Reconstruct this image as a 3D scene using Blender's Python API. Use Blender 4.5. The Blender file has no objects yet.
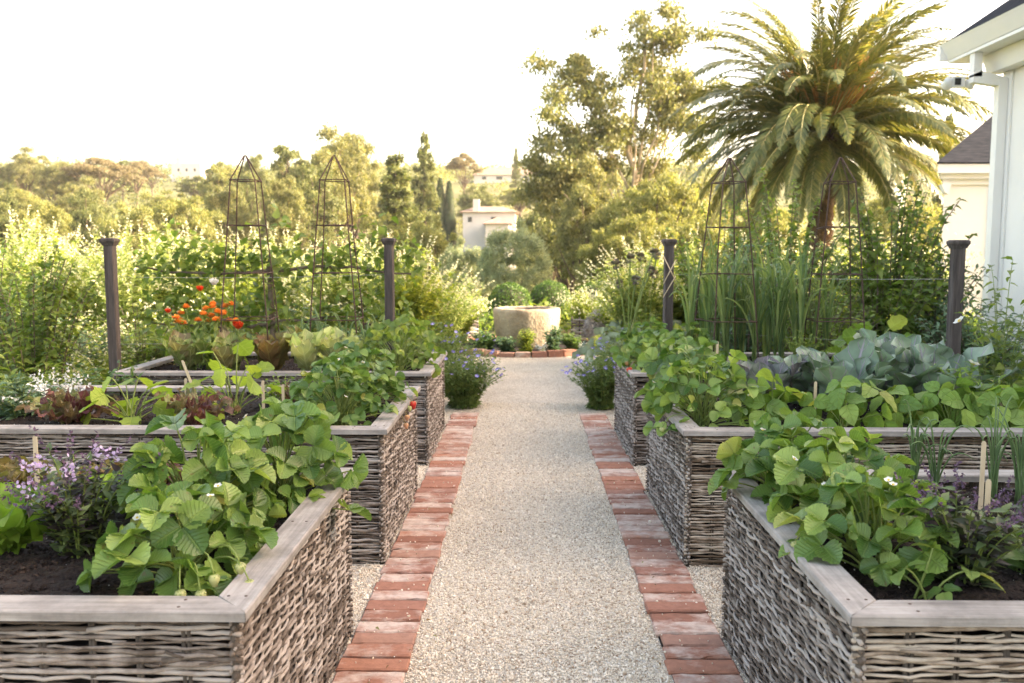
import bpy, math, random
import numpy as np
from math import radians as R_, sin, cos, pi, tan, atan

sc = bpy.context.scene
COL = sc.collection
RNG = np.random.default_rng(7)

# ------------------------------------------------------------------ camera
F, CAMH, PITCH = 870.0, 1.30, atan(87.5 / 870)
YAW = atan(11 / 870)
def ray(px, py):
    d = np.array([(px - 512) / F, (341.5 - py) / F, -1.0])
    a = pi / 2 - PITCH
    d = np.array([d[0], d[1] * cos(a) - d[2] * sin(a), d[1] * sin(a) + d[2] * cos(a)])
    return np.array([d[0] * cos(YAW) - d[1] * sin(YAW), d[0] * sin(YAW) + d[1] * cos(YAW), d[2]])
def X_(px, Y, py=320):
    d = ray(px, py); return d[0] / d[1] * Y
def Z_(py, Y, px=512):
    d = ray(px, py); return CAMH + d[2] / d[1] * Y

# ------------------------------------------------------------------ mesh builder
class MB:
    def __init__(s):
        s.V, s.U, s.F3, s.F4, s.M3, s.M4, s.n = [], [], [], [], [], [], 0
    def add(s, V, Fc, U=None, mi=0):
        V = np.asarray(V, float).reshape(-1, 3); Fc = np.asarray(Fc, int)
        if len(V) == 0 or len(Fc) == 0: return s
        if U is None: U = np.zeros((len(V), 2))
        s.V.append(V); s.U.append(np.asarray(U, float).reshape(-1, 2))
        (s.F3 if Fc.shape[1] == 3 else s.F4).append(Fc + s.n)
        (s.M3 if Fc.shape[1] == 3 else s.M4).append(np.full(len(Fc), mi))
        s.n += len(V); return s
    def inst(s, T, pos, mats, mi=0):
        """many copies of template T=(V,F,U)"""
        V, Fc, U = T; pos = np.asarray(pos).reshape(-1, 3); N = len(pos)
        if N == 0: return s
        W = np.einsum('nij,kj->nki', mats, V) + pos[:, None, :]
        off = (np.arange(N) * len(V))[:, None, None]
        FF = (Fc[None] + off).reshape(-1, Fc.shape[1])
        return s.add(W.reshape(-1, 3), FF, np.tile(U, (N, 1)), mi)
    def mesh(s, name, mats, smooth=True):
        me = bpy.data.meshes.new(name)
        V = np.concatenate(s.V).astype(np.float32); U = np.concatenate(s.U).astype(np.float32)
        f3 = np.concatenate(s.F3) if s.F3 else np.zeros((0, 3), int)
        f4 = np.concatenate(s.F4) if s.F4 else np.zeros((0, 4), int)
        m = np.concatenate([*(s.M3 or []), *(s.M4 or [])]).astype(np.int32)
        li = np.concatenate([f3.ravel(), f4.ravel()]).astype(np.int32)
        ls = np.concatenate([np.arange(len(f3)) * 3, len(f3) * 3 + np.arange(len(f4)) * 4]).astype(np.int32)
        me.vertices.add(len(V)); me.vertices.foreach_set('co', V.ravel())
        me.loops.add(len(li)); me.loops.foreach_set('vertex_index', li)
        me.polygons.add(len(ls)); me.polygons.foreach_set('loop_start', ls)
        me.polygons.foreach_set('material_index', m)
        me.polygons.foreach_set('use_smooth', np.full(len(ls), smooth))
        uv = me.uv_layers.new(name='UVMap'); uv.data.foreach_set('uv', U[li].ravel())
        for mt in (mats if isinstance(mats, (list, tuple)) else [mats]): me.materials.append(mt)
        me.update(calc_edges=True); return me
    def build(s, name, mats, parent=None, smooth=True, loc=None):
        o = bpy.data.objects.new(name, s.mesh(name, mats, smooth)); COL.objects.link(o)
        if parent is not None: o.parent = parent
        if loc is not None: o.location = loc
        return o

def link_mesh(name, me, parent=None, loc=(0, 0, 0), rot=(0, 0, 0), s=1):
    o = bpy.data.objects.new(name, me); COL.objects.link(o)
    if parent is not None: o.parent = parent
    o.location = loc; o.rotation_euler = rot; o.scale = (s, s, s); return o
def tag(o, label=None, cat=None, group=None, kind=None):
    if label: o['label'] = label
    if cat: o['category'] = cat
    if group: o['group'] = group
    if kind: o['kind'] = kind
    return o
def thing(name, label, cat, loc=(0, 0, 0), rz=0, group=None, s=1):
    o = bpy.data.objects.new(name, None); COL.objects.link(o)
    o.empty_display_size = .1
    o.location = loc; o.rotation_euler = (0, 0, rz); o.scale = (s, s, s)
    return tag(o, label, cat, group)
def dup(root, label, loc, rz=0, s=1, group=None, sz=None):
    r = root.copy(); COL.objects.link(r); r.location = loc; r.rotation_euler = (0, 0, rz)
    r.scale = (s, s, sz or s); r['label'] = label
    if group: r['group'] = group
    for ch in list(root.children):
        c = ch.copy(); COL.objects.link(c); c.parent = r
        for g in list(ch.children):
            d = g.copy(); COL.objects.link(d); d.parent = c
    return r

# ------------------------------------------------------------------ geometry helpers
def nrm(a):
    return a / np.maximum(np.linalg.norm(a, axis=-1, keepdims=True), 1e-9)
def frames(d, up, s=1.0, sx=None):
    """columns: x across, y along d, z normal"""
    d = nrm(np.asarray(d, float).reshape(-1, 3)); up = np.broadcast_to(np.asarray(up, float), d.shape)
    x = np.cross(d, up); bad = np.linalg.norm(x, axis=1) < 1e-4
    if bad.any(): x[bad] = np.cross(d[bad], [[.31, .9, .2]])
    x = nrm(x); n = np.cross(x, d)
    s = np.broadcast_to(np.asarray(s, float), (len(d),))
    sx_ = s if sx is None else np.broadcast_to(np.asarray(sx, float), (len(d),))
    return np.stack([x * sx_[:, None], d * s[:, None], n * s[:, None]], axis=2)
def randdir(rng, n):
    return nrm(rng.normal(size=(n, 3)))
def tube(P, r, k=6, cap=True):
    P = np.asarray(P, float); m = len(P); r = np.broadcast_to(np.asarray(r, float), (m,))
    t = nrm(np.gradient(P, axis=0))
    ref = np.array([0, 0, 1.0]) if abs(nrm(P[-1] - P[0])[2]) < .8 else np.array([1.0, 0, 0])
    a = nrm(np.cross(t, ref)); b = np.cross(t, a)
    ang = np.linspace(0, 2 * pi, k, endpoint=False)
    V = (P[:, None] + r[:, None, None] * (a[:, None] * np.cos(ang)[None, :, None] + b[:, None] * np.sin(ang)[None, :, None])).reshape(-1, 3)
    i = np.arange(m - 1)[:, None] * k; j = np.arange(k)[None]; j2 = (j + 1) % k
    Fc = np.stack([i + j, i + j2, i + k + j2, i + k + j], axis=-1).reshape(-1, 4)
    U = np.stack(np.broadcast_arrays(ang[None] / (2 * pi), np.linspace(0, 1, m)[:, None]), axis=-1).reshape(-1, 2)
    if cap:
        n = len(V); V = np.vstack([V, P[0], P[-1]]); U = np.vstack([U, [0, 0], [0, 1]])
        jj = np.arange(k); z = (jj + 1) % k
        c0 = np.stack([np.full(k, n), z, jj, jj], 1); c1 = np.stack([np.full(k, n + 1), (m - 1) * k + jj, (m - 1) * k + z, (m - 1) * k + z], 1)
        Fc = np.vstack([Fc]); 
        return V, Fc, U, np.vstack([c0[:, :3], c1[:, :3]])
    return V, Fc, U, None
def add_tube(mb, P, r, k=6, mi=0, cap=True):
    V, Fc, U, C = tube(P, r, k, cap); base = mb.n
    mb.add(V, Fc, U, mi)
    if C is not None:
        mb.F3.append(C + base); mb.M3.append(np.full(len(C), mi))
    return mb
def add_box(mb, lo, hi, mi=0):
    x0, y0, z0 = lo; x1, y1, z1 = hi
    V = [(x0, y0, z0), (x1, y0, z0), (x1, y1, z0), (x0, y1, z0), (x0, y0, z1), (x1, y0, z1), (x1, y1, z1), (x0, y1, z1)]
    Fc = [(0, 3, 2, 1), (4, 5, 6, 7), (0, 1, 5, 4), (1, 2, 6, 5), (2, 3, 7, 6), (3, 0, 4, 7)]
    return mb.add(V, Fc, None, mi)
def add_prism(mb, poly, axis, a0, a1, mi=0):
    """extrude a polygon (list of 2-D points) along axis ('x','y','z')"""
    n = len(poly); V = []
    for a in (a0, a1):
        for (p, q) in poly:
            V.append({'x': (a, p, q), 'y': (p, a, q), 'z': (p, q, a)}[axis])
    c0 = np.mean(np.array(V[:n]), axis=0); c1 = np.mean(np.array(V[n:]), axis=0)
    base = mb.n
    mb.add(V + [tuple(c0), tuple(c1)], [(i, (i + 1) % n, n + (i + 1) % n, n + i) for i in range(n)], None, mi)
    C = np.array([(2 * n, (i + 1) % n, i) for i in range(n)] + [(2 * n + 1, n + i, n + (i + 1) % n) for i in range(n)])
    mb.F3.append(C + base); mb.M3.append(np.full(len(C), mi)); return mb
def add_lathe(mb, prof, k=32, mi=0, c=(0, 0, 0), jit=0, rng=None):
    prof = np.array(prof, float); m = len(prof); ang = np.linspace(0, 2 * pi, k, endpoint=False)
    V = np.stack([prof[:, 0][:, None] * np.cos(ang), prof[:, 0][:, None] * np.sin(ang), np.broadcast_to(prof[:, 1][:, None], (m, k))], -1)
    if jit: V[..., :2] *= 1 + rng.normal(size=(m, k, 1)) * jit
    V = V.reshape(-1, 3) + np.array(c)
    i = np.arange(m - 1)[:, None] * k; j = np.arange(k)[None]; j2 = (j + 1) % k
    Fc = np.stack([i + j, i + j2, i + k + j2, i + k + j], -1).reshape(-1, 4)
    return mb.add(V, Fc, None, mi)

def leafT(rows=6, cols=4, wf=None, fold=.2, droop=.25, wave=0, wn=3, teeth=0, pleat=0, cup=0, W=.35, ph=0.0):
    """leaf template, base at the origin, tip at y=1"""
    wf = wf or (lambda t: np.sin(pi * t ** .8))
    t = np.linspace(0, 1, rows + 1); s = np.linspace(-1, 1, cols + 1)
    w = W * np.maximum(wf(t), .02)
    TT, SS = np.meshgrid(t, s, indexing='ij'); WW = np.broadcast_to(w[:, None], TT.shape)
    tooth = 1 + teeth * ((np.arange(rows + 1) % 2) * 2 - 1)[:, None] * (np.abs(SS) > .99)
    x = SS * WW * tooth
    y = TT - .12 * np.abs(SS) ** 2 * WW * 0 
    z = fold * np.abs(x) - droop * TT ** 2 + pleat * np.cos(TT * rows * pi) * np.abs(SS) * WW
    z = z + wave * np.sin(TT * wn * 2 * pi + SS * 1.3 + ph) * SS ** 2 * .3 + cup * (x ** 2) * 3
    V = np.stack([x, y, z], -1).reshape(-1, 3)
    U = np.stack([(SS + 1) / 2, TT], -1).reshape(-1, 2)
    i = np.arange(rows)[:, None] * (cols + 1); j = np.arange(cols)[None]
    Fc = np.stack([i + j, i + j + 1, i + cols + 2 + j, i + cols + 1 + j], -1).reshape(-1, 4)
    return V, Fc, U
def merge(Ts):
    V, Fc, U, n = [], [], [], 0
    for (v, f, u) in Ts:
        V.append(v); Fc.append(f + n); U.append(u); n += len(v)
    return np.vstack(V), np.vstack(Fc), np.vstack(U)
def rotz(T, a, s=1, off=(0, 0, 0), tilt=0):
    V, Fc, U = T; V = V * s
    if tilt:
        c, d = cos(tilt), sin(tilt); V = np.stack([V[:, 0], V[:, 1] * c - V[:, 2] * d, V[:, 1] * d + V[:, 2] * c], 1)
    c, d = cos(a), sin(a)
    V = np.stack([V[:, 0] * c - V[:, 1] * d, V[:, 0] * d + V[:, 1] * c, V[:, 2]], 1) + np.array(off)
    return V, Fc, U

DIAMOND = (np.array([[0, 0, 0], [.3, .5, .06], [0, 1, -.05], [-.3, .5, .06]]), np.array([[0, 1, 2, 3]]), np.array([[.5, 0], [1, .5], [.5, 1], [0, .5]]))
SLIM = (np.array([[0, 0, 0], [.12, .45, .03], [0, 1, -.12], [-.12, .45, .03]]), np.array([[0, 1, 2, 3]]), np.array([[.5, 0], [1, .5], [.5, 1], [0, .5]]))
def round_w(t): return np.sqrt(np.maximum(1 - (2 * np.clip(t, 0, 1) ** .85 - 1) ** 2, 0))
def ovate_w(t): return np.sin(pi * t ** .62) * (1 - .25 * t)
def heart_w(t): return np.sqrt(np.clip(t * 6, 0, 1)) * (1 - t ** 1.8)
def lance_w(t): return np.sin(pi * t ** .8)
def obov_w(t): return np.sin(pi * t ** 1.5) ** .8 * .9 + .1 * (1 - t)
STRAW1 = leafT(12, 6, round_w, fold=.34, droop=.12, teeth=.08, pleat=.06, W=.50, cup=.22)
STRAW = merge([rotz(STRAW1, 0, 1, (0, .06, 0)), rotz(STRAW1, 1.6, .92, (-.04, 0, 0), .12), rotz(STRAW1, -1.6, .92, (.04, 0, 0), .12)])
BEAN1 = leafT(8, 4, lambda t: np.sin(pi * t ** .68) ** .75, fold=.22, droop=.3, W=.40, wave=.1)
BEAN = merge([rotz(BEAN1, 0, 1, (0, .35, 0)), rotz(BEAN1, 1.45, .85, (-.03, .05, 0)), rotz(BEAN1, -1.45, .85, (.03, .05, 0))])
OVAL = leafT(5, 2, ovate_w, fold=.35, droop=.3, W=.3)
OVALW = leafT(6, 4, ovate_w, fold=.3, droop=.35, W=.38, wave=.1)
LANCE = leafT(5, 2, lance_w, fold=.4, droop=.35, W=.14)
LANCEW = leafT(5, 2, lance_w, fold=.4, droop=.5, W=.2)
PETAL = leafT(3, 2, lambda t: np.sin(pi * t ** 1.2) ** .6, fold=.1, droop=-.15, W=.48)

# ------------------------------------------------------------------ materials
def newmat(name):
    m = bpy.data.materials.new(name); m.use_nodes = True
    nt = m.node_tree; nt.nodes.clear(); return m, nt, nt.nodes, nt.links
def N(nt, t, **kw):
    n = nt.nodes.new(t)
    for k, v in kw.items(): setattr(n, k, v)
    return n
def ramp(nt, stops, fac=None):
    r = nt.nodes.new('ShaderNodeValToRGB'); e = r.color_ramp.elements
    while len(e) < len(stops): e.new(.5)
    for el, (p, c) in zip(e, stops):
        el.position = p; el.color = (*c, 1)
    if fac is not None: nt.links.new(fac, r.inputs[0])
    return r
def leafmat(name, cols, trans=.35, rough=.5, vein=0, veincol=None, tcol=None, spec=.35, bump=.0, nscale=9):
    m, nt, nd, L = newmat(name)
    g = N(nt, 'ShaderNodeNewGeometry'); tc = N(nt, 'ShaderNodeTexCoord')
    k = len(cols); q = .97 if 'strawberry' in name or 'bean' in name else 1
    r = ramp(nt, [(q * i / max(k - 1, 1), c) for i, c in enumerate(cols)] + ([(1, (.34, .35, .09))] if q < 1 else []), g.outputs['Random Per Island'])
    nz = N(nt, 'ShaderNodeTexNoise'); nz.inputs['Scale'].default_value = nscale; nz.inputs['Detail'].default_value = 3
    L.new(tc.outputs['Object'], nz.inputs['Vector'])
    hs = N(nt, 'ShaderNodeHueSaturation')
    mr = N(nt, 'ShaderNodeMapRange'); L.new(nz.outputs['Fac'], mr.inputs[0])
    mr.inputs[1].default_value = .3; mr.inputs[2].default_value = .7; mr.inputs[3].default_value = .72; mr.inputs[4].default_value = 1.25
    L.new(mr.outputs[0], hs.inputs['Value']); L.new(r.outputs[0], hs.inputs['Color'])
    col = hs.outputs[0]; nrmo = None
    if q < 1:      # small brown leaf spots
        ns = N(nt, 'ShaderNodeTexNoise'); ns.inputs['Scale'].default_value = 55; ns.inputs['Detail'].default_value = 2; L.new(tc.outputs['Object'], ns.inputs['Vector'])
        ms = N(nt, 'ShaderNodeMapRange'); L.new(ns.outputs['Fac'], ms.inputs[0]); ms.inputs[1].default_value = .69; ms.inputs[2].default_value = .75; ms.inputs[4].default_value = .7
        mb_ = N(nt, 'ShaderNodeMixRGB'); L.new(ms.outputs[0], mb_.inputs[0]); L.new(col, mb_.inputs[1]); mb_.inputs[2].default_value = (.16, .09, .03, 1); col = mb_.outputs[0]
    if vein:
        sx = N(nt, 'ShaderNodeSeparateXYZ'); L.new(tc.outputs['UV'], sx.inputs[0])
        a = N(nt, 'ShaderNodeMath', operation='SUBTRACT'); L.new(sx.outputs[0], a.inputs[0]); a.inputs[1].default_value = .5
        b = N(nt, 'ShaderNodeMath', operation='ABSOLUTE'); L.new(a.outputs[0], b.inputs[0])
        c = N(nt, 'ShaderNodeMath', operation='MULTIPLY_ADD'); L.new(b.outputs[0], c.inputs[0]); c.inputs[1].default_value = -.55; L.new(sx.outputs[1], c.inputs[2])
        d = N(nt, 'ShaderNodeMath', operation='MULTIPLY'); L.new(c.outputs[0], d.inputs[0]); d.inputs[1].default_value = vein * 2 * pi
        e = N(nt, 'ShaderNodeMath', operation='COSINE'); L.new(d.outputs[0], e.inputs[0])
        f = N(nt, 'ShaderNodeMapRange'); L.new(e.outputs[0], f.inputs[0]); f.inputs[1].default_value = .94 if 'cabbage' in name else .8; f.inputs[2].default_value = 1
        h = N(nt, 'ShaderNodeMapRange'); L.new(b.outputs[0], h.inputs[0]); h.inputs[1].default_value = .05; h.inputs[2].default_value = .015
        mx = N(nt, 'ShaderNodeMath', operation='MAXIMUM'); L.new(f.outputs[0], mx.inputs[0]); L.new(h.outputs[0], mx.inputs[1])
        ml = N(nt, 'ShaderNodeMath', operation='MULTIPLY'); L.new(mx.outputs[0], ml.inputs[0]); ml.inputs[1].default_value = .15 if veincol is None else .7
        mc = N(nt, 'ShaderNodeMixRGB'); L.new(ml.outputs[0], mc.inputs[0]); L.new(col, mc.inputs[1])
        vc = veincol or tuple(min(1, x * 1.7 + .02) for x in cols[-1]); mc.inputs[2].default_value = (*vc, 1); col = mc.outputs[0]
        bp = N(nt, 'ShaderNodeBump'); bp.inputs['Strength'].default_value = .8; bp.inputs['Distance'].default_value = .005
        inv = N(nt, 'ShaderNodeMath', operation='MULTIPLY'); L.new(mx.outputs[0], inv.inputs[0]); inv.inputs[1].default_value = -1
        L.new(inv.outputs[0], bp.inputs['Height']); nrmo = bp.outputs[0]
    p = N(nt, 'ShaderNodeBsdfPrincipled'); L.new(col, p.inputs['Base Color'])
    p.inputs['Roughness'].default_value = rough; p.inputs['Specular IOR Level'].default_value = spec
    tr = N(nt, 'ShaderNodeBsdfTranslucent')
    tm = N(nt, 'ShaderNodeMixRGB', blend_type='MULTIPLY'); tm.inputs[0].default_value = 1; L.new(col, tm.inputs[1]); tm.inputs[2].default_value = (*(tcol or (1.5, 1.55, .8)), 1)
    L.new(tm.outputs[0], tr.inputs['Color'])
    if nrmo: L.new(nrmo, p.inputs['Normal'])
    mi = N(nt, 'ShaderNodeMixShader'); mi.inputs[0].default_value = trans
    L.new(p.outputs[0], mi.inputs[1]); L.new(tr.outputs[0], mi.inputs[2])
    o = N(nt, 'ShaderNodeOutputMaterial'); L.new(mi.outputs[0], o.inputs[0]); return m
def surf(name, cols, scale=8, rough=.8, bump=.3, dist=.01, stretch=(1, 1, 1), detail=6, island=False, spec=.3, metal=0, fine=None):
    m, nt, nd, L = newmat(name)
    tc = N(nt, 'ShaderNodeTexCoord'); mp = N(nt, 'ShaderNodeMapping'); mp.inputs['Scale'].default_value = stretch
    L.new(tc.outputs['Object'], mp.inputs[0])
    nz = N(nt, 'ShaderNodeTexNoise'); nz.inputs['Scale'].default_value = scale; nz.inputs['Detail'].default_value = detail
    nz.inputs['Roughness'].default_value = .65
    L.new(mp.outputs[0], nz.inputs['Vector'])
    r = ramp(nt, [(.3 + .4 * i / max(len(cols) - 1, 1), c) for i, c in enumerate(cols)], nz.outputs['Fac']); col = r.outputs[0]
    if island:
        g = N(nt, 'ShaderNodeNewGeometry'); ri = g.outputs['Random Per Island']
        ad = N(nt, 'ShaderNodeMath', operation='MULTIPLY_ADD'); L.new(ri, ad.inputs[0]); ad.inputs[1].default_value = .55; ad.inputs[2].default_value = -.28
        a2 = N(nt, 'ShaderNodeMath', operation='ADD'); L.new(ad.outputs[0], a2.inputs[0]); L.new(nz.outputs['Fac'], a2.inputs[1]); L.new(a2.outputs[0], r.inputs[0])
    if 'board' in name or 'stucco' in name:
        n4 = N(nt, 'ShaderNodeTexNoise'); n4.inputs['Scale'].default_value = 7 if 'board' in name else .9; n4.inputs['Detail'].default_value = 8; n4.inputs['Roughness'].default_value = .7; L.new(tc.outputs['Object'], n4.inputs['Vector'])
        m4 = N(nt, 'ShaderNodeMapRange'); L.new(n4.outputs['Fac'], m4.inputs[0]); m4.inputs[1].default_value = .36; m4.inputs[2].default_value = .62; m4.inputs[3].default_value = .66 if 'board' in name else .95; m4.inputs[4].default_value = 1.12 if 'board' in name else 1.0
        h4 = N(nt, 'ShaderNodeHueSaturation'); L.new(m4.outputs[0], h4.inputs['Value']); L.new(col, h4.inputs['Color']); col = h4.outputs[0]
    p = N(nt, 'ShaderNodeBsdfPrincipled'); L.new(col, p.inputs['Base Color']); p.inputs['Roughness'].default_value = rough
    p.inputs['Specular IOR Level'].default_value = spec; p.inputs['Metallic'].default_value = metal
    n2 = N(nt, 'ShaderNodeTexNoise'); n2.inputs['Scale'].default_value = fine or scale * 4; n2.inputs['Detail'].default_value = 5
    L.new(mp.outputs[0], n2.inputs['Vector'])
    b = N(nt, 'ShaderNodeBump'); b.inputs['Strength'].default_value = bump; b.inputs['Distance'].default_value = dist
    L.new(n2.outputs['Fac'], b.inputs['Height']); L.new(b.outputs[0], p.inputs['Normal'])
    o = N(nt, 'ShaderNodeOutputMaterial'); L.new(p.outputs[0], o.inputs[0]); return m

M = {}
M['straw'] = leafmat('strawberry_leaf', [(.06, .13, .028), (.115, .205, .042), (.195, .295, .065), (.31, .41, .10)], .3, .34, vein=8, spec=.45)
M['straw2'] = leafmat('strawberry_leaf_deep', [(.06, .13, .028), (.12, .21, .045), (.22, .31, .075)], .3, .36, vein=8, spec=.45)
M['stem'] = leafmat('green_stem', [(.16, .22, .05), (.24, .30, .08)], .1, .5)
M['redstem'] = leafmat('reddish_stem', [(.18, .12, .05), (.22, .20, .06)], .1, .5)
M['bean'] = leafmat('bean_leaf', [(.11, .2, .04), (.18, .29, .055), (.27, .38, .08)], .34, .5, vein=4)
M['squash'] = leafmat('squash_leaf', [(.2, .3, .04), (.3, .38, .06)], .42, .5, vein=4)
M['lettuce'] = leafmat('green_lettuce_leaf', [(.16, .28, .035), (.24, .36, .05)], .42, .45, vein=5)
M['redlet'] = leafmat('red_lettuce_leaf', [(.13, .04, .055), (.19, .09, .08), (.2, .24, .09)], .3, .4, vein=4, veincol=(.3, .22, .14))
M['bronze'] = leafmat('bronze_lettuce_leaf', [(.14, .08, .035), (.17, .14, .05), (.2, .2, .06)], .35, .45, vein=5)
M['romaine'] = leafmat('speckled_romaine_leaf', [(.30, .31, .14), (.42, .48, .21), (.32, .41, .16)], .35, .45, vein=5, veincol=(.5, .52, .3))
M['romdark'] = leafmat('dark_romaine_leaf', [(.16, .13, .07), (.18, .24, .07), (.24, .31, .1)], .35, .45, vein=5, veincol=(.35, .36, .18))
M['cabbage'] = leafmat('cabbage_leaf', [(.13, .19, .125), (.20, .27, .19), (.27, .34, .25)], .12, .5, vein=5, veincol=(.32, .27, .34), tcol=(1.2, 1.5, .8))
M['cabbagep'] = leafmat('purple_cabbage_leaf', [(.11, .10, .12), (.15, .18, .14), (.2, .24, .19)], .15, .55, vein=5, veincol=(.3, .24, .32), tcol=(1.2, 1.3, .9))
M['basil'] = leafmat('purple_green_basil_leaf', [(.04, .025, .04), (.06, .06, .045), (.10, .15, .06), (.16, .22, .08)], .25, .5)
M['basilfl'] = leafmat('basil_flower_spike', [(.08, .045, .09), (.13, .08, .15)], .2, .6)
M['bud'] = leafmat('purple_green_bud', [(.16, .18, .11), (.22, .17, .17)], .15, .6)
M['lilac'] = leafmat('lilac_petal', [(.5, .36, .6), (.62, .5, .68)], .3, .6, tcol=(1, 1, 1))
M['onion'] = leafmat('onion_leaf', [(.13, .21, .08), (.2, .29, .12)], .2, .45)
M['garlic'] = leafmat('garlic_leaf', [(.09, .15, .06), (.14, .21, .08), (.23, .28, .10)], .35, .45)
M['sage'] = leafmat('sage_leaf', [(.10, .17, .09), (.16, .24, .13)], .25, .6)
M['dkgreen'] = leafmat('dark_green_leaf', [(.05, .10, .03), (.08, .15, .04)], .3, .5)
M['garden'] = leafmat('garden_leaf', [(.09, .15, .03), (.16, .23, .05), (.27, .32, .08)], .42, .5)
M['apple'] = leafmat('apple_leaf', [(.09, .15, .03), (.14, .2, .045), (.23, .28, .07)], .42, .45)
M['geran'] = leafmat('geranium_leaf', [(.09, .15, .04), (.15, .21, .06)], .35, .6)
M['violet'] = leafmat('violet_petal', [(.22, .2, .62), (.32, .28, .7)], .3, .6, tcol=(1, 1, 1))
M['white'] = leafmat('white_petal', [(.75, .75, .7), (.85, .85, .8)], .25, .6, tcol=(1, 1, 1))
M['cream'] = leafmat('cream_blossom', [(.62, .6, .36), (.75, .72, .5)], .35, .6, tcol=(1, 1, .9))
M['yellowc'] = leafmat('yellow_centre', [(.7, .5, .05), (.75, .55, .08)], .1, .7, tcol=(1, 1, 1))
M['poppy'] = leafmat('red_poppy_petal', [(.65, .05, .015), (.75, .09, .02)], .35, .55, tcol=(1, 1, 1))
M['orange'] = leafmat('orange_petal', [(.8, .26, .03), (.85, .34, .06)], .3, .6, tcol=(1, 1, 1))
M['hedge'] = leafmat('pale_hedge_leaf', [(.15, .21, .05), (.28, .33, .10), (.5, .5, .24)], .45, .5)
M['hedge2'] = leafmat('yellow_green_leaf', [(.16, .22, .035), (.26, .31, .05), (.36, .38, .08)], .45, .5)
M['boxw'] = leafmat('boxwood_leaf', [(.07, .13, .025), (.11, .18, .03)], .3, .5)
M['grey'] = leafmat('grey_santolina_leaf', [(.38, .35, .32), (.5, .47, .44)], .15, .8, tcol=(1, 1, 1))
M['silver'] = leafmat('silver_artichoke_leaf', [(.22, .28, .2), (.32, .38, .28)], .2, .6, tcol=(1.2, 1.3, 1))
M['olive'] = leafmat('olive_leaf', [(.26, .3, .18), (.38, .42, .27)], .42, .6, tcol=(1.4, 1.4, .9))
M['grass'] = leafmat('grass_blade', [(.12, .19, .03), (.2, .27, .05), (.3, .33, .08)], .4, .5)
TR = dict(tcol=(1.5, 1.5, .8), nscale=.4)
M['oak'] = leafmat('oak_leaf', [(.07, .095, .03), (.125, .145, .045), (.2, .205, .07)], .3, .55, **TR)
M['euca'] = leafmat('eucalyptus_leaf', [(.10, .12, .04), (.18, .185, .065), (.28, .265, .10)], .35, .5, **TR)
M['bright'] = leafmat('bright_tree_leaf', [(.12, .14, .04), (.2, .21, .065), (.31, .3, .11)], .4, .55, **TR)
M['cedar'] = leafmat('cedar_needle', [(.09, .12, .04), (.15, .17, .06), (.2, .21, .08)], .25, .6, **TR)
M['dark'] = leafmat('dark_conifer_needle', [(.03, .05, .018), (.05, .075, .025)], .2, .6, **TR)
M['dusty'] = leafmat('dusty_pine_needle', [(.16, .13, .07), (.22, .19, .1)], .25, .6, **TR)
M['palm'] = leafmat('palm_leaflet', [(.085, .115, .035), (.14, .17, .055), (.27, .26, .09)], .27, .4, spec=.5, tcol=(1.6, 1.4, .6), nscale=1)
M['palmdry'] = leafmat('dry_palm_stalk', [(.38, .17, .06), (.52, .26, .09)], .15, .7)
M['rachis'] = leafmat('palm_rachis', [(.3, .28, .1), (.36, .32, .12)], .1, .5)
M['fruitg'] = leafmat('unripe_berry', [(.38, .42, .16), (.48, .48, .22)], .2, .45, tcol=(1, 1, 1))
M['fruitr'] = leafmat('ripe_berry', [(.45, .015, .01), (.5, .03, .015)], .1, .3, tcol=(1, 1, 1), spec=.6)
M['peach'] = leafmat('half_ripe_berry', [(.55, .25, .14), (.6, .35, .2)], .1, .4, tcol=(1, 1, 1))
M['bark'] = surf('tree_bark', [(.07, .05, .035), (.16, .12, .08)], 6, .9, .6, .03, (1, 1, .3))
M['palebark'] = surf('pale_eucalyptus_bark', [(.3, .24, .16), (.5, .42, .3)], 3, .8, .3, .03, (1, 1, .3))
M['palmbark'] = surf('palm_trunk_bark', [(.05, .035, .025), (.14, .09, .06)], 5, .95, .8, .05)
M['twig'] = surf('apple_branch_bark', [(.10, .08, .06), (.2, .16, .12)], 30, .9, .4, .004)
M['wood_x'] = surf('weathered_board_lengthwise', [(.205, .19, .17), (.30, .28, .255), (.39, .37, .34)], 5, .75, .35, .002, (.6, 14, 14), fine=14)
M['wood_y'] = surf('weathered_board_crosswise', [(.225, .21, .188), (.31, .29, .265), (.39, .37, .34)], 5, .75, .35, .002, (14, .6, 14), fine=14)
M['post'] = surf('dark_weathered_post', [(.035, .03, .028), (.07, .06, .055), (.12, .105, .1)], 6, .85, .5, .004, (8, 8, .6), fine=12)
M['rod'] = surf('willow_rod', [(.10, .078, .06), (.20, .168, .14), (.30, .262, .225), (.40, .36, .32)], 14, .75, .3, .002, (1, 1, 1), island=True)
M['rodw'] = surf('warm_willow_rod', [(.12, .085, .055), (.24, .19, .14), (.36, .30, .235), (.48, .42, .34)], 14, .75, .3, .002, (1, 1, 1), island=True)
M['stake'] = surf('willow_stake', [(.05, .04, .03), (.12, .10, .08)], 10, .9, .4, .003)
M['lining'] = surf('dark_planter_lining', [(.012, .010, .009), (.03, .025, .02)], 5, .95, .1, .003)
M['soil'] = surf('dark_soil', [(.010, .007, .006), (.02, .014, .011), (.038, .027, .021)], 30, .95, 1, .012, fine=110)
M['crumb'] = surf('soil_crumb', [(.012, .008, .007), (.035, .025, .02)], 60, .95, .5, .003, island=True)
M['rust'] = surf('rusted_iron', [(.045, .028, .022), (.09, .055, .042)], 40, .8, .3, .001)
M['marker'] = surf('pale_wooden_stick', [(.5, .4, .26), (.62, .52, .36)], 12, .7, .15, .001, (8, 8, 1))
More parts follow.
